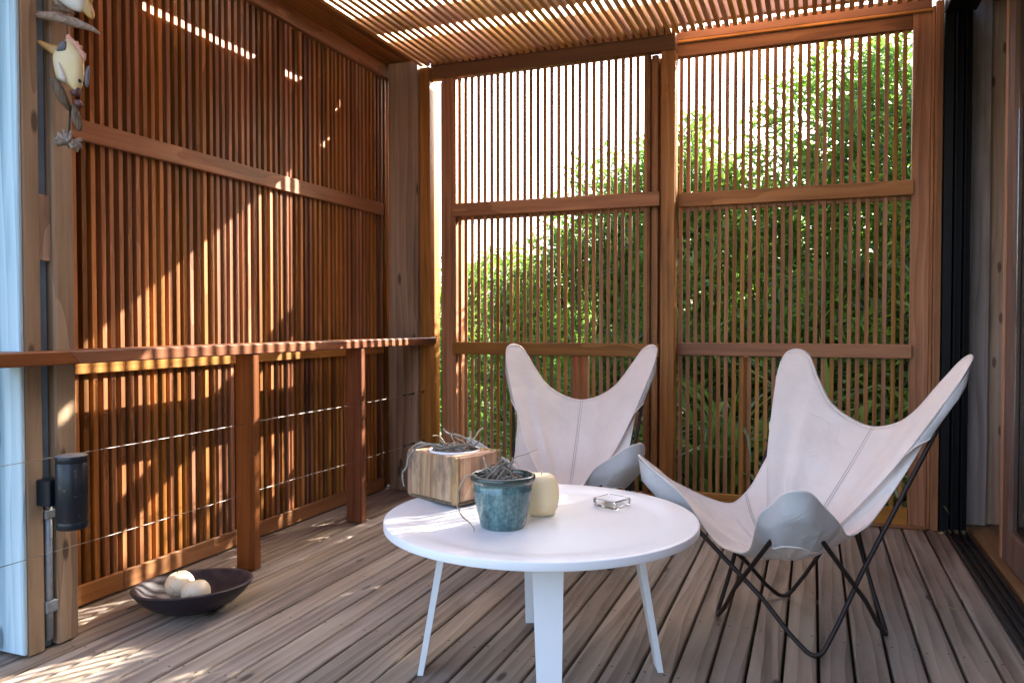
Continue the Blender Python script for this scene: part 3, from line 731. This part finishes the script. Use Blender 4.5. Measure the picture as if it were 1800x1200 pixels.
for a in (-1, 1):
    for b in (-1, 1):
        bp_box('corner_strip', a * hw - 0.010 - a * 0.010, a * hw + 0.010 - a * 0.010, b * hd - 0.010 - b * 0.010, b * hd + 0.010 - b * 0.010, 0.004, BH + 0.0015, 'boxwood', 0.005)
bp_box('bottom_board', -hw + 0.003, hw - 0.003, -hd + 0.003, hd - 0.003, 0.0, 0.009, 'driftZ')
# top board with a round hole for the inner pot
vs, fs = [], []; ns = 48; rh = 0.082
for k in range(ns):
    a = 2 * math.pi * k / ns; cx, sy = math.cos(a), math.sin(a); q = 1 / max(abs(cx) / (hw - 0.022), abs(sy) / (hd - 0.022))
    for rr, zz in ((rh, BH - 0.020), (rh, BH - 0.002), (q, BH - 0.002), (q, BH - 0.020)):
        p = BC + ux * rr * cx + uy * rr * sy + Vector((0, 0, zz)); vs.append(p)
for k in range(ns):
    l = (k + 1) % ns
    for m_ in range(4): fs.append([k * 4 + m_, l * 4 + m_, l * 4 + (m_ + 1) % 4, k * 4 + (m_ + 1) % 4])
part('top_board', fixn(mesh('top_board', vs, fs)), 'boxtrim', bxr)
part('inner_pot', lathe_me('inner_pot', [(0.070, 0.02), (0.0805, 0.142), (0.0815, 0.1500), (0.0800, 0.1525), (0.077, 0.150), (0.074, 0.13)], 48), 'white', bxr, BC)
def chips(name, c, rad, z, n, rg, mat, parent, size=0.008, hump=0.01):
    lst = []
    for _ in range(n):
        a = rg.uniform(0, 6.28); r = rad * math.sqrt(rg.random()); s = size * rg.uniform(0.5, 1.3)
        p = Vector((c[0] + r * math.cos(a), c[1] + r * math.sin(a), z + hump * (1 - (r / rad) ** 2) * rg.uniform(0.6, 1.3)))
        M3 = Matrix.Rotation(rg.uniform(0, 6.28), 3, Vector((rg.random(), rg.random(), rg.random() + .1)).normalized())
        v = [p + M3 @ Vector((x * s, y_ * s * 0.6, zz * s * 0.35)) for x in (-1, 1) for y_ in (-1, 1) for zz in (-1, 1)]
        lst.append((v, [[0, 1, 3, 2], [4, 6, 7, 5], [0, 4, 5, 1], [2, 3, 7, 6], [0, 2, 6, 4], [1, 5, 7, 3]]))
    v, f = join_arrays(lst); o = part(name, mesh(name, v, f), mat, parent); o['kind'] = 'stuff'; return o
rg = random.Random(3)
part('soil', lathe_me('soil', [(0.0, 0.146), (0.05, 0.143), (0.075, 0.136)], 32), 'soil', bxr, BC)
chips('bark_chips', (BC.x, BC.y), 0.070, 0.449 + 0.141, 260, rg, 'rootdark', bxr, 0.009, 0.018)
def L3(a, b, z): return BC + ux * a + uy * b + Vector((0, 0, z))
root_tube('root', [L3(-0.02, -0.04, .160), L3(-0.07, -0.055, .166), L3(-0.095, -0.070, .166), L3(-0.122, -0.085, .14), L3(-0.127, -0.092, .09), L3(-0.138, -0.10, .072), L3(-0.128, -0.108, .052), L3(-0.118, -0.110, .030)], 0.0042, 0.0026, 'root', bxr)
root_tube('root', [L3(0.05, 0.0, .160), L3(0.01, -0.045, .162), L3(-0.03, -0.052, .168), L3(-0.062, -0.070, .164), L3(-0.085, -0.093, .152), L3(-0.095, -0.112, .122), L3(-0.098, -0.112, .100)], 0.0042, 0.0022, 'root', bxr)
root_tube('root', [L3(0.06, 0.03, .158), L3(0.02, 0.045, .175), L3(-0.04, 0.05, .186), L3(-0.085, 0.045, .188), L3(-0.112, 0.05, .200)], 0.004, 0.003, 'root', bxr)
root_tube('root', [L3(0.055, -0.01, .158), L3(0.062, 0.005, .178), L3(0.075, 0.02, .195), L3(0.088, 0.02, .212), L3(0.105, 0.022, .226)], 0.0034, 0.0026, 'straw', bxr)
root_tube('root', [L3(0.035, 0.02, .158), L3(0.042, 0.03, .185), L3(0.040, 0.032, .210)], 0.0045, 0.003, 'straw', bxr)
root_tube('root', [L3(-0.04, -0.055, .162), L3(0.0, -0.06, .158), L3(0.03, -0.03, .165), L3(0.06, -0.01, .172), L3(0.07, 0.01, .168)], 0.0042, 0.003, 'rootdark', bxr)
for q in range(7):
    root_tube('root', walk(L3(rg.uniform(-.05, .05), rg.uniform(-.05, .05), .158), (rg.uniform(-1, 1), rg.uniform(-1, 1), 0.5), 5, 0.014, 0.7, rg), 0.003, 0.0015, rg.choice(['root', 'rootdark', 'straw']), bxr)

# teal pot
PC = Vector((-0.797, 1.998, ZT))
pt = thing('plant_pot', 'glossy teal glazed pot full of tangled dry roots', 'plant pot', PC)
prof = [(0.0, 0.004), (0.040, 0.0015), (0.058, 0.0), (0.0615, 0.003), (0.0655, 0.018), (0.0735, 0.050), (0.0785, 0.078), (0.0805, 0.100), (0.0812, 0.1055), (0.0795, 0.1065), (0.0818, 0.1125), (0.0802, 0.1140), (0.0826, 0.1200), (0.0812, 0.1220), (0.0865, 0.1265), (0.0900, 0.1310), (0.0912, 0.1370), (0.0895, 0.1425), (0.0850, 0.1445), (0.0800, 0.1420), (0.0775, 0.134), (0.075, 0.10)]
pm = part('pot_body', lathe_me('pot_body', prof, 96), 'glaze', pt, PC)
part('soil', lathe_me('soil', [(0.0, 0.128), (0.05, 0.126), (0.0765, 0.118)], 32), 'soil', pt, PC)
rg = random.Random(12)
for q in range(26):
    a = rg.uniform(0, 6.28); r = rg.uniform(0.0, 0.05)
    p = PC + Vector((r * math.cos(a), r * math.sin(a), 0.124))
    root_tube('root', walk(p, (rg.uniform(-.8, .8), rg.uniform(-.8, .8), 1.2), 7, 0.011, 0.75, rg, 0.16, PC.z + 0.122), rg.uniform(0.0028, 0.0046), 0.0018, rg.choice(['rootdark', 'rootdark', 'root', 'rootdark']), pt)
for q in range(8):
    a = q * 0.8; p = PC + Vector((0.058 * math.cos(a), 0.058 * math.sin(a), 0.128))
    root_tube('root', walk(p, (-math.cos(a) + .3 * math.sin(a), -math.sin(a), 0.9), 6, 0.014, 0.35, rg, 0.05, PC.z + 0.122), 0.0042, 0.0025, rg.choice(['rootdark', 'root']), pt)
# long straw-coloured root hanging over the rim
cr_ = Vector((math.cos(R(21)), math.sin(R(21)), 0)); cf_ = Vector((-math.sin(R(21)), math.cos(R(21)), 0))
def PL(a, b, z): return PC + cr_ * a + cf_ * b + Vector((0, 0, z))
root_tube('hanging_root', [PL(-.055, -.02, .128), PL(-.078, -.03, .146), PL(-.100, -.04, .142), PL(-.118, -.045, .112), PL(-.124, -.05, .085), PL(-.120, -.055, .062), PL(-.108, -.06, .040), PL(-.088, -.062, .024), PL(-.078, -.066, .012), PL(-.076, -.070, .0035)], 0.0026, 0.0018, 'straw', pt)
root_tube('root', [PL(.010, .0, .130), PL(.020, .012, .165), PL(.034, .02, .186), PL(.062, .024, .194), PL(.096, .026, .208)], 0.0016, 0.0008, 'straw', pt)
# candle
CC = Vector((-0.742, 2.162, ZT))
cn = thing('candle', 'big smooth cream barrel candle behind the teal pot', 'candle', CC)
part('wax_body', lathe_me('wax_body', [(0.0, 0.0), (0.030, 0.0), (0.040, 0.004), (0.049, 0.022), (0.054, 0.050), (0.053, 0.075), (0.047, 0.100), (0.038, 0.113), (0.028, 0.1175), (0.014, 0.116), (0.0, 0.115)], 64), 'wax', cn, CC)
part('wick', tube_me('wick', [CC + Vector((0, 0, 0.113)), CC + Vector((0.001, 0.001, 0.124))], 0.001, 5), 'black', cn)
# ashtray
AC = Vector((-0.572, 2.335, ZT)); aa = R(21 + 47)
at = thing('ashtray', 'square clear glass ashtray on the white table', 'ashtray', AC)
def sq(h, r, n=5):
    out = []
    for q in range(4):
        c = (1, 1), (-1, 1), (-1, -1), (1, -1)
        cx, cy = c[q][0] * (h - r), c[q][1] * (h - r)
        for k in range(n):
            a = q * math.pi / 2 + k * (math.pi / 2) / (n - 1); out.append((cx + r * math.cos(a), cy + r * math.sin(a)))
    return out
rings = [(0.038, 0.008, 0.0005), (0.0415, 0.009, 0.004), (0.0435, 0.009, 0.0235), (0.0425, 0.0085, 0.0255), (0.0375, 0.007, 0.0255), (0.0365, 0.0065, 0.0235), (0.033, 0.006, 0.0085), (0.031, 0.006, 0.0065)]
vs, fs = [], []
for h, r, z in rings:
    for k, (a, b) in enumerate(sq(h, r)):
        zz = z
        if z > 0.02 and k % 5 == 2: zz -= 0.008     # cigarette notches at the corners
        vs.append((a * math.cos(aa) - b * math.sin(aa), a * math.sin(aa) + b * math.cos(aa), zz))
m_ = 20
for j in range(len(rings) - 1):
    for k in range(m_): fs.append([j * m_ + k, j * m_ + (k + 1) % m_, (j + 1) * m_ + (k + 1) % m_, (j + 1) * m_ + k])
fs.append(list(range(m_))[::-1]); fs.append([(len(rings) - 1) * m_ + k for k in range(m_)])
part('glass_dish', fixn(mesh('glass_dish', vs, fs)), 'glass', at, AC)
o = part('cigarette_butt', tube_me('cigarette_butt', [(-0.02, -0.006, 0), (0.004, 0.002, 0.0)], 0.0034, 8), 'butt', None, AC + Vector((0, 0, 0.0105)))
tag(o, 'tan cigarette butt lying in the glass ashtray', 'cigarette butt')

# ---------------------------------------------------------------- bowl with candles on the deck
BCN = Vector((-2.012, 2.130, 0.0))
bw = thing('bowl', 'wide dark plum wooden bowl on the deck by the railing', 'bowl', BCN)
prof = [(r_, z_ * 0.76) for r_, z_ in [(0.0, 0.002), (0.075, 0.0), (0.095, 0.004), (0.140, 0.030), (0.175, 0.066), (0.197, 0.104), (0.2005, 0.113), (0.197, 0.1175), (0.188, 0.116), (0.180, 0.108), (0.160, 0.074), (0.125, 0.042), (0.085, 0.024), (0.0, 0.020)]]
part('bowl_shell', lathe_me('bowl_shell', prof[:7], 96), 'bowl', bw, BCN)
part('bowl_inside', lathe_me('bowl_inside', prof[6:], 96), 'bowlin', bw, BCN)
bw.rotation_euler = (R(-2.0), R(-3.4), 0); bw.location.z = 0.006
for (px_, r_, h_, lb, tl) in (((-2.050, 2.118), 0.0490, 0.090, 'worn ivory ball candle, taller and with a black wick, in the plum bowl', (0.12, -0.15)), ((-1.955, 2.085), 0.0480, 0.084, 'flatter worn ivory ball candle leaning by the bowl rim', (-0.10, -0.22))):
    zc = 0.045 if h_ > 0.085 else 0.040
    t = thing('candle', lb, 'candle', (px_[0], px_[1], zc))
    pr = [(0.0, 0.0), (0.026, 0.001)] + [(r_ * math.sin(a) ** 0.8, h_ / 2 - h_ / 2 * math.cos(a)) for a in np.linspace(0.75, 2.55, 18)] + [(0.017, h_ - 0.003), (0.010, h_ - 0.007), (0.0, h_ - 0.008)]
    part('wax_body', lathe_me('wax_body', pr, 56), 'waxold', t, (px_[0], px_[1], zc))
    part('wick', tube_me('wick', [(0, 0, h_ - 0.009), (0.001, 0, h_ - 0.002), (0.004, 0, h_ + 0.004)], 0.0012, 5), 'black', t, (px_[0], px_[1], zc))
    t.rotation_euler = (tl[0], tl[1], 0)

# ---------------------------------------------------------------- hanging fish and driftwood mobile
MO = Vector((-2.10, 1.730, 1.75))
mb = thing('hanging_mobile', 'hanging ornament of painted fish, driftwood and coral strung before the front posts', 'ornament', MO)
def ML(a, z, b=0.0): return MO + cr_ * a + cf_ * b + Vector((0, 0, z))
def puffed(name, outline, th, mat, parent, off=0.0, n_ring=5):
    O = catmull([(a, z, 0) for a, z in outline], 4, True); c = sum(O, Vector()) / len(O)
    vs, fs = [], []; n = len(O)
    rings = [(math.cos(t), math.sin(t)) for t in np.linspace(math.pi / 2, -math.pi / 2, 2 * n_ring + 1)]
    for sc, h in rings:
        sc = max(sc, 0.0) ** 0.55
        for p in O:
            q = c + (p - c) * sc; vs.append(ML(q.x, q.y, off + h * th))
    for j in range(len(rings) - 1):
        for k in range(n): fs.append([j * n + k, j * n + (k + 1) % n, (j + 1) * n + (k + 1) % n, (j + 1) * n + k])
    return part(name, fixn(mesh(name, vs, fs, True)), mat, parent)
# offsets below are metres from the mobile's centre
part('driftwood', tube_me('driftwood', [ML(-.097, .171), ML(-.080, .174), ML(-.03, .168), ML(.03, .150), ML(.075, .134), ML(.104, .116)], [0.008, 0.011, 0.0145, 0.014, 0.008, 0.002], 10), 'drift', mb)
part('driftwood', tube_me('driftwood', [ML(-.044, .245, .01), ML(-.028, .212, .01), ML(-.008, .186, .01)], [0.010, 0.011, 0.007], 9), 'drift', mb)
part('driftwood', tube_me('driftwood', [ML(-.038, .190, -.01), ML(.0, .186, -.01), ML(.032, .172, -.01)], [0.004, 0.007, 0.003], 8), 'driftZ', mb)
part('string', tube_me('string', [ML(.002, .75), ML(.0, .3), ML(.001, .15), ML(.003, .10)], 0.0012, 5), 'black', mb)
fb = puffed('fish_body', [(-.040, .052), (-.020, .080), (.004, .102), (.028, .080), (.048, .046), (.050, .0), (.044, -.035), (.032, -.060), (.020, -.050), (-.004, -.028), (-.022, -.026), (-.034, .0)], 0.020, 'fish', mb)
puffed('tail', [(-.086, .090), (-.081, .098), (-.045, .086), (-.006, .074), (-.014, .036), (-.046, .058)], 0.009, 'fishochre', fb)
puffed('fin_patch', [(-.026, .062), (-.012, .088), (.004, .096), (.012, .078), (.010, .060), (-.006, .056)], 0.0225, 'fishgrey', fb)
puffed('back_fin', [(-.002, .104), (.006, .118), (.012, .104), (.020, .104), (.024, .094), (.034, .096), (.036, .080), (.046, .082), (.046, .062), (.058, .058), (.055, .035), (.040, .060), (.022, .084)], 0.007, 'fishpink', fb)
puffed('side_fin', [(-.018, .030), (-.008, .026), (.010, -.020), (.004, -.034), (-.012, -.022)], 0.024, 'fishwhite', fb, off=-0.004)
puffed('belly_fin', [(.058, .012), (.068, .022), (.066, -.012), (.062, -.042), (.054, -.030)], 0.006, 'fishgrey', fb)
puffed('eye', [(.040, -.024), (.044, -.018), (.046, -.026), (.042, -.032)], 0.0165, 'black', fb)
puffed('mouth', [(.014, -.052), (.030, -.048), (.040, -.042), (.038, -.060), (.028, -.070), (.014, -.066)], 0.013, 'fishdark', fb)
puffed('lip', [(.022, -.078), (.038, -.080), (.046, -.094), (.036, -.102), (.022, -.094)], 0.010, 'fishdark', fb)
part('driftwood', tube_me('driftwood', [ML(-.034, -.020, -.018), ML(-.018, -.045, -.02), ML(.0, -.085, -.016), ML(.012, -.112, -.01)], [0.009, 0.015, 0.014, 0.006], 9), 'driftZ', mb)
part('driftwood', tube_me('driftwood', [ML(.020, -.095, 0), ML(.024, -.125, 0), ML(.034, -.155, 0), ML(.036, -.172, 0)], [0.009, 0.013, 0.012, 0.006], 9), 'driftZ', mb)
part('string', tube_me('string', [ML(.008, -.10), ML(.006, -.15), ML(.003, -.19)], 0.003, 5), 'black', mb)
rg = random.Random(5); lst = []
for q in range(34):
    d = Vector((rg.gauss(0, 1), rg.gauss(0, 1), rg.gauss(0, .7))).normalized(); p0 = ML(.002, -.205)
    pts_ = walk(p0, d, 3, 0.013, 0.5, rg); lst.append(tube_arrays(pts_, [0.006, 0.0055, 0.0045, 0.004], 6))
v, f = join_arrays(lst); part('coral', mesh('coral', v, f, True), 'coral', mb)
f2 = puffed('fish_body', [(-.045, .250), (-.030, .225), (.010, .192), (.045, .182), (.058, .196), (.060, .230), (.055, .300), (.02, .33), (-.03, .31)], 0.018, 'fishwhite', mb)
puffed('fin_patch', [(-.040, .262), (-.034, .236), (-.012, .216), (.010, .232), (.006, .300), (-.03, .30)], 0.0205, 'black', f2)
puffed('tail', [(.050, .192), (.060, .172), (.080, .160), (.083, .178), (.074, .205), (.090, .250), (.080, .300), (.060, .235)], 0.010, 'fishochre', f2)

# ---------------------------------------------------------------- small litter
rg = random.Random(2)
v = []
o = part('dry_leaf', mesh('dry_leaf', [(0, 0, 0.004), (0.014, 0.006, 0.010), (0.024, 0.0, 0.006), (0.012, -0.007, 0.003)], [[0, 1, 2, 3]]), 'leaflit', None, (0.560, 4.17, 0))
md = o.modifiers.new('t', 'SOLIDIFY'); md.thickness = 0.0006
tag(o, 'tiny dry leaf on the deck at the foot of the black frame', 'leaf')
o = part('dry_twig', tube_me('dry_twig', [(0, 0, 0.003), (0.02, -0.03, 0.004), (0.045, -0.045, 0.003)], 0.0014, 5), 'leaflit', None, (0.44, 3.12, 0))
tag(o, 'thin dry straw lying on the deck near the black track', 'twig')

# ---------------------------------------------------------------- garden beyond the screens
def leaves_me(name, twigs_p, twigs_d, twig_len, per, llen, lw, rng, droop=0.15):
    T = len(twigs_p); n = T * per
    tpos = np.repeat(twigs_p, per, 0); td = np.repeat(twigs_d, per, 0)
    s = (np.tile(np.arange(per), T) + rng.random(n)) / per
    base = tpos + td * (s * twig_len)[:, None]
    rdir = rng.normal(size=(n, 3)); rdir -= (rdir * td).sum(1)[:, None] * td
    rdir /= np.linalg.norm(rdir, axis=1)[:, None] + 1e-9
    d = td * 0.75 + rdir * 0.75 + np.array([0, 0, -droop]); d /= np.linalg.norm(d, axis=1)[:, None]
    side = np.cross(d, rng.normal(size=(n, 3))); side /= np.linalg.norm(side, axis=1)[:, None] + 1e-9
    L = llen * (0.6 + 0.7 * rng.random(n))[:, None]; W = lw * (0.7 + 0.6 * rng.random(n))[:, None]
    up = np.cross(side, d)
    V = np.empty((n, 4, 3))
    V[:, 0] = base; V[:, 1] = base + d * L * 0.45 + side * W * 0.5 + up * W * 0.25; V[:, 2] = base + d * L - np.array([0, 0, 0.12]) * L; V[:, 3] = base + d * L * 0.45 - side * W * 0.5 + up * W * 0.25
    idx = np.arange(n)[:, None] * 4
    F = np.concatenate([idx + np.array([[0, 1, 2]]), idx + np.array([[0, 2, 3]])], 1).reshape(-1)
    me = bpy.data.meshes.new(name); me.vertices.add(n * 4); me.vertices.foreach_set('co', V.reshape(-1))
    nt_ = n * 2; me.loops.add(nt_ * 3); me.loops.foreach_set('vertex_index', F.astype(np.int32))
    me.polygons.add(nt_); me.polygons.foreach_set('loop_start', np.arange(nt_, dtype=np.int32) * 3)
    try: me.polygons.foreach_set('loop_total', np.full(nt_, 3, dtype=np.int32))
    except Exception: pass
    me.update(calc_edges=True); me.validate(); return me
def shrub(name, label, blobs, ntw, seed, mat, llen=0.135, lw=0.023, per=11, base=None, group=None, shell=0.55, cat='shrub'):
    rng = np.random.default_rng(seed); rr = random.Random(seed)
    vol = np.array([b[3] * b[4] * b[5] for b in blobs]); cnt = (ntw * vol / vol.sum()).astype(int)
    P, D = [], []
    for (cx, cy, cz, rx, ry, rz), c in zip(blobs, cnt):
        u = rng.normal(size=(c, 3)); u /= np.linalg.norm(u, axis=1)[:, None]
        rad = shell + (1.05 - shell) * rng.random(c) ** 0.6
        rad *= 1 + 0.13 * np.sin(u[:, 0] * 7 + seed) * np.cos(u[:, 2] * 6 + u[:, 1] * 5)
        p = np.array([cx, cy, cz]) + u * rad[:, None] * np.array([rx, ry, rz])
        d = u * 0.55 + np.array([0, 0, 0.75]) + rng.normal(size=(c, 3)) * 0.35; d /= np.linalg.norm(d, axis=1)[:, None]
        k = p[:, 2] > -0.42; P.append(p[k]); D.append(d[k])
    P = np.concatenate(P); D = np.concatenate(D)
    bx_ = base or (blobs[0][0], blobs[0][1])
    t = thing(name, label, cat, (bx_[0], bx_[1], -0.45), group)
    part('crown', leaves_me('crown', P, D, 0.22, per, llen, lw, rng), mat, t)
    lst = []
    for (cx, cy, cz, rx, ry, rz) in blobs:
        q = Vector((bx_[0] + rr.uniform(-.06, .06), bx_[1] + rr.uniform(-.06, .06), -0.47))
        for _ in range(4):
            e = Vector((cx + rr.uniform(-.6, .6) * rx, cy + rr.uniform(-.6, .6) * ry, cz + rr.uniform(0.0, .75) * rz))
            mid = q.lerp(e, 0.5) + Vector((rr.uniform(-.12, .12), rr.uniform(-.12, .12), 0.12))
            lst.append(tube_arrays(catmull([q, q.lerp(mid, .5), mid, e], 4), [0.032 - 0.026 * i / 12 for i in range(13)], 6))
    v, f = join_arrays(lst); part('trunk', mesh('trunk', v, f, True), 'bark', t)
    # twigs that carry the leaves
    lst = []
    for k in range(0, len(P), 3):
        a = Vector(P[k]); b = a + Vector(D[k]) * 0.24
        lst.append(tube_arrays([a - Vector(D[k]) * 0.12, b], [0.004, 0.0015], 3))
    v, f = join_arrays(lst); part('twigs', mesh('twigs', v, f), 'bark', t)
    return t
shrub('leafy_tree', 'tall bright green narrow leaved tree filling the view beside the house', [(0.75, 6.6, 1.1, 0.95, 0.75, 1.5), (0.95, 6.8, 2.35, 0.85, 0.65, 0.85), (0.15, 6.7, 2.05, 0.60, 0.55, 0.95), (1.85, 6.8, 1.7, 0.9, 0.8, 1.7), (1.65, 6.9, 3.45, 0.55, 0.5, 0.75)], 4600, 11, 'leafA', base=(0.8, 6.7), cat='tree')
shrub('leafy_shrub', 'mid height green shrub directly behind the centre of the screens', [(-0.75, 6.6, 0.7, 0.75, 0.55, 1.35), (-1.15, 6.75, 1.5, 0.55, 0.45, 0.95), (-0.95, 6.7, 2.0, 0.30, 0.3, 0.6)], 2300, 12, 'leafA', base=(-0.9, 6.65))
shrub('leafy_shrub', 'loose feathery shrub behind the screen near the corner post', [(-2.0, 6.9, 0.75, 0.75, 0.5, 1.1), (-1.75, 6.9, 1.65, 0.42, 0.35, 0.75)], 1100, 13, 'leafA', base=(-1.9, 6.9), shell=0.4)
shrub('leafy_shrub', 'low green shrub seen furthest along by the thick corner post', [(-3.0, 7.2, 0.55, 0.8, 0.6, 1.0)], 900, 14, 'leafA', base=(-3.0, 7.2), shell=0.4)
shrub('dark_shrub', 'dense dark green shrub low behind the house side screen', [(0.2, 5.9, 0.35, 0.8, 0.45, 0.85), (0.95, 6.0, 0.5, 0.7, 0.45, 1.0)], 2000, 15, 'leafB', base=(0.5, 5.95))
shrub('dark_shrub', 'dense dark green shrub low behind the chair by the table', [(-1.0, 5.9, 0.1, 0.75, 0.4, 0.75)], 1100, 16, 'leafB', base=(-1.0, 5.9))
shrub('dark_hedge', 'dark hedge standing furthest back behind all the shrubs', [(-0.2, 8.6, 0.6, 1.3, 0.5, 1.5), (1.7, 8.6, 0.9, 1.4, 0.6, 2.0)], 2200, 17, 'leafB', llen=0.14, lw=0.03, base=(0.5, 8.6), cat='hedge', shell=0.3)
shrub('dark_hedge', 'low dark hedge far behind the feathery shrub', [(-3.2, 9.0, 0.3, 1.5, 0.5, 1.0)], 1000, 18, 'leafB', llen=0.14, lw=0.03, base=(-3.2, 9.0), cat='hedge', shell=0.3)

def flax(label, c, n, length, seed):
    rr = random.Random(seed); lst = []
    t = thing('flax_plant', label, 'plant', (c[0], c[1], -0.45), 'strappy plants under the screens')
    for _ in range(n):
        a = rr.uniform(0, 6.283); L = length * rr.uniform(0.6, 1.1); el = rr.uniform(0.9, 1.45); w_ = rr.uniform(0.012, 0.024)
        p = Vector((c[0] + rr.uniform(-.12, .12), c[1] + rr.uniform(-.10, .10), -0.45)); pts = []
        seg = 9; d_el = rr.uniform(1.0, 2.3)
        for k in range(seg + 1):
            s = k / seg; e = el - d_el * s * s; pts.append(p.copy()); p = p + Vector((math.cos(a) * math.cos(e), math.sin(a) * math.cos(e), math.sin(e))) * (L / seg)
        sd_ = Vector((-math.sin(a), math.cos(a), 0)); V, F = [], []
        for k, q in enumerate(pts):
            s = k / seg; ww = w_ * (0.6 + 0.8 * s) * (1 - s ** 4) + 0.001
            V += [q - sd_ * ww, q + Vector((0, 0, -ww * 0.7)), q + sd_ * ww]
        for k in range(seg):
            for m2 in (0, 1): F.append([k * 3 + m2, k * 3 + m2 + 1, k * 3 + 4 + m2, k * 3 + 3 + m2])
        lst.append((V, F))
    v, f = join_arrays(lst); part('blades', mesh('blades', v, f, True), 'flax', t)
    return t
flax('strappy flax plant with arching grey green blades behind the centre post', (-0.55, 5.15), 150, 1.5, 1)
flax('strappy flax plant with arching blades below the house side screen', (0.15, 5.25), 150, 1.45, 2)
flax('strappy flax plant with upright blades behind the chair by the table', (-1.25, 5.3), 110, 1.35, 3)
flax('strappy flax plant growing beside the end of the house wall', (0.75, 5.6), 110, 1.5, 4)
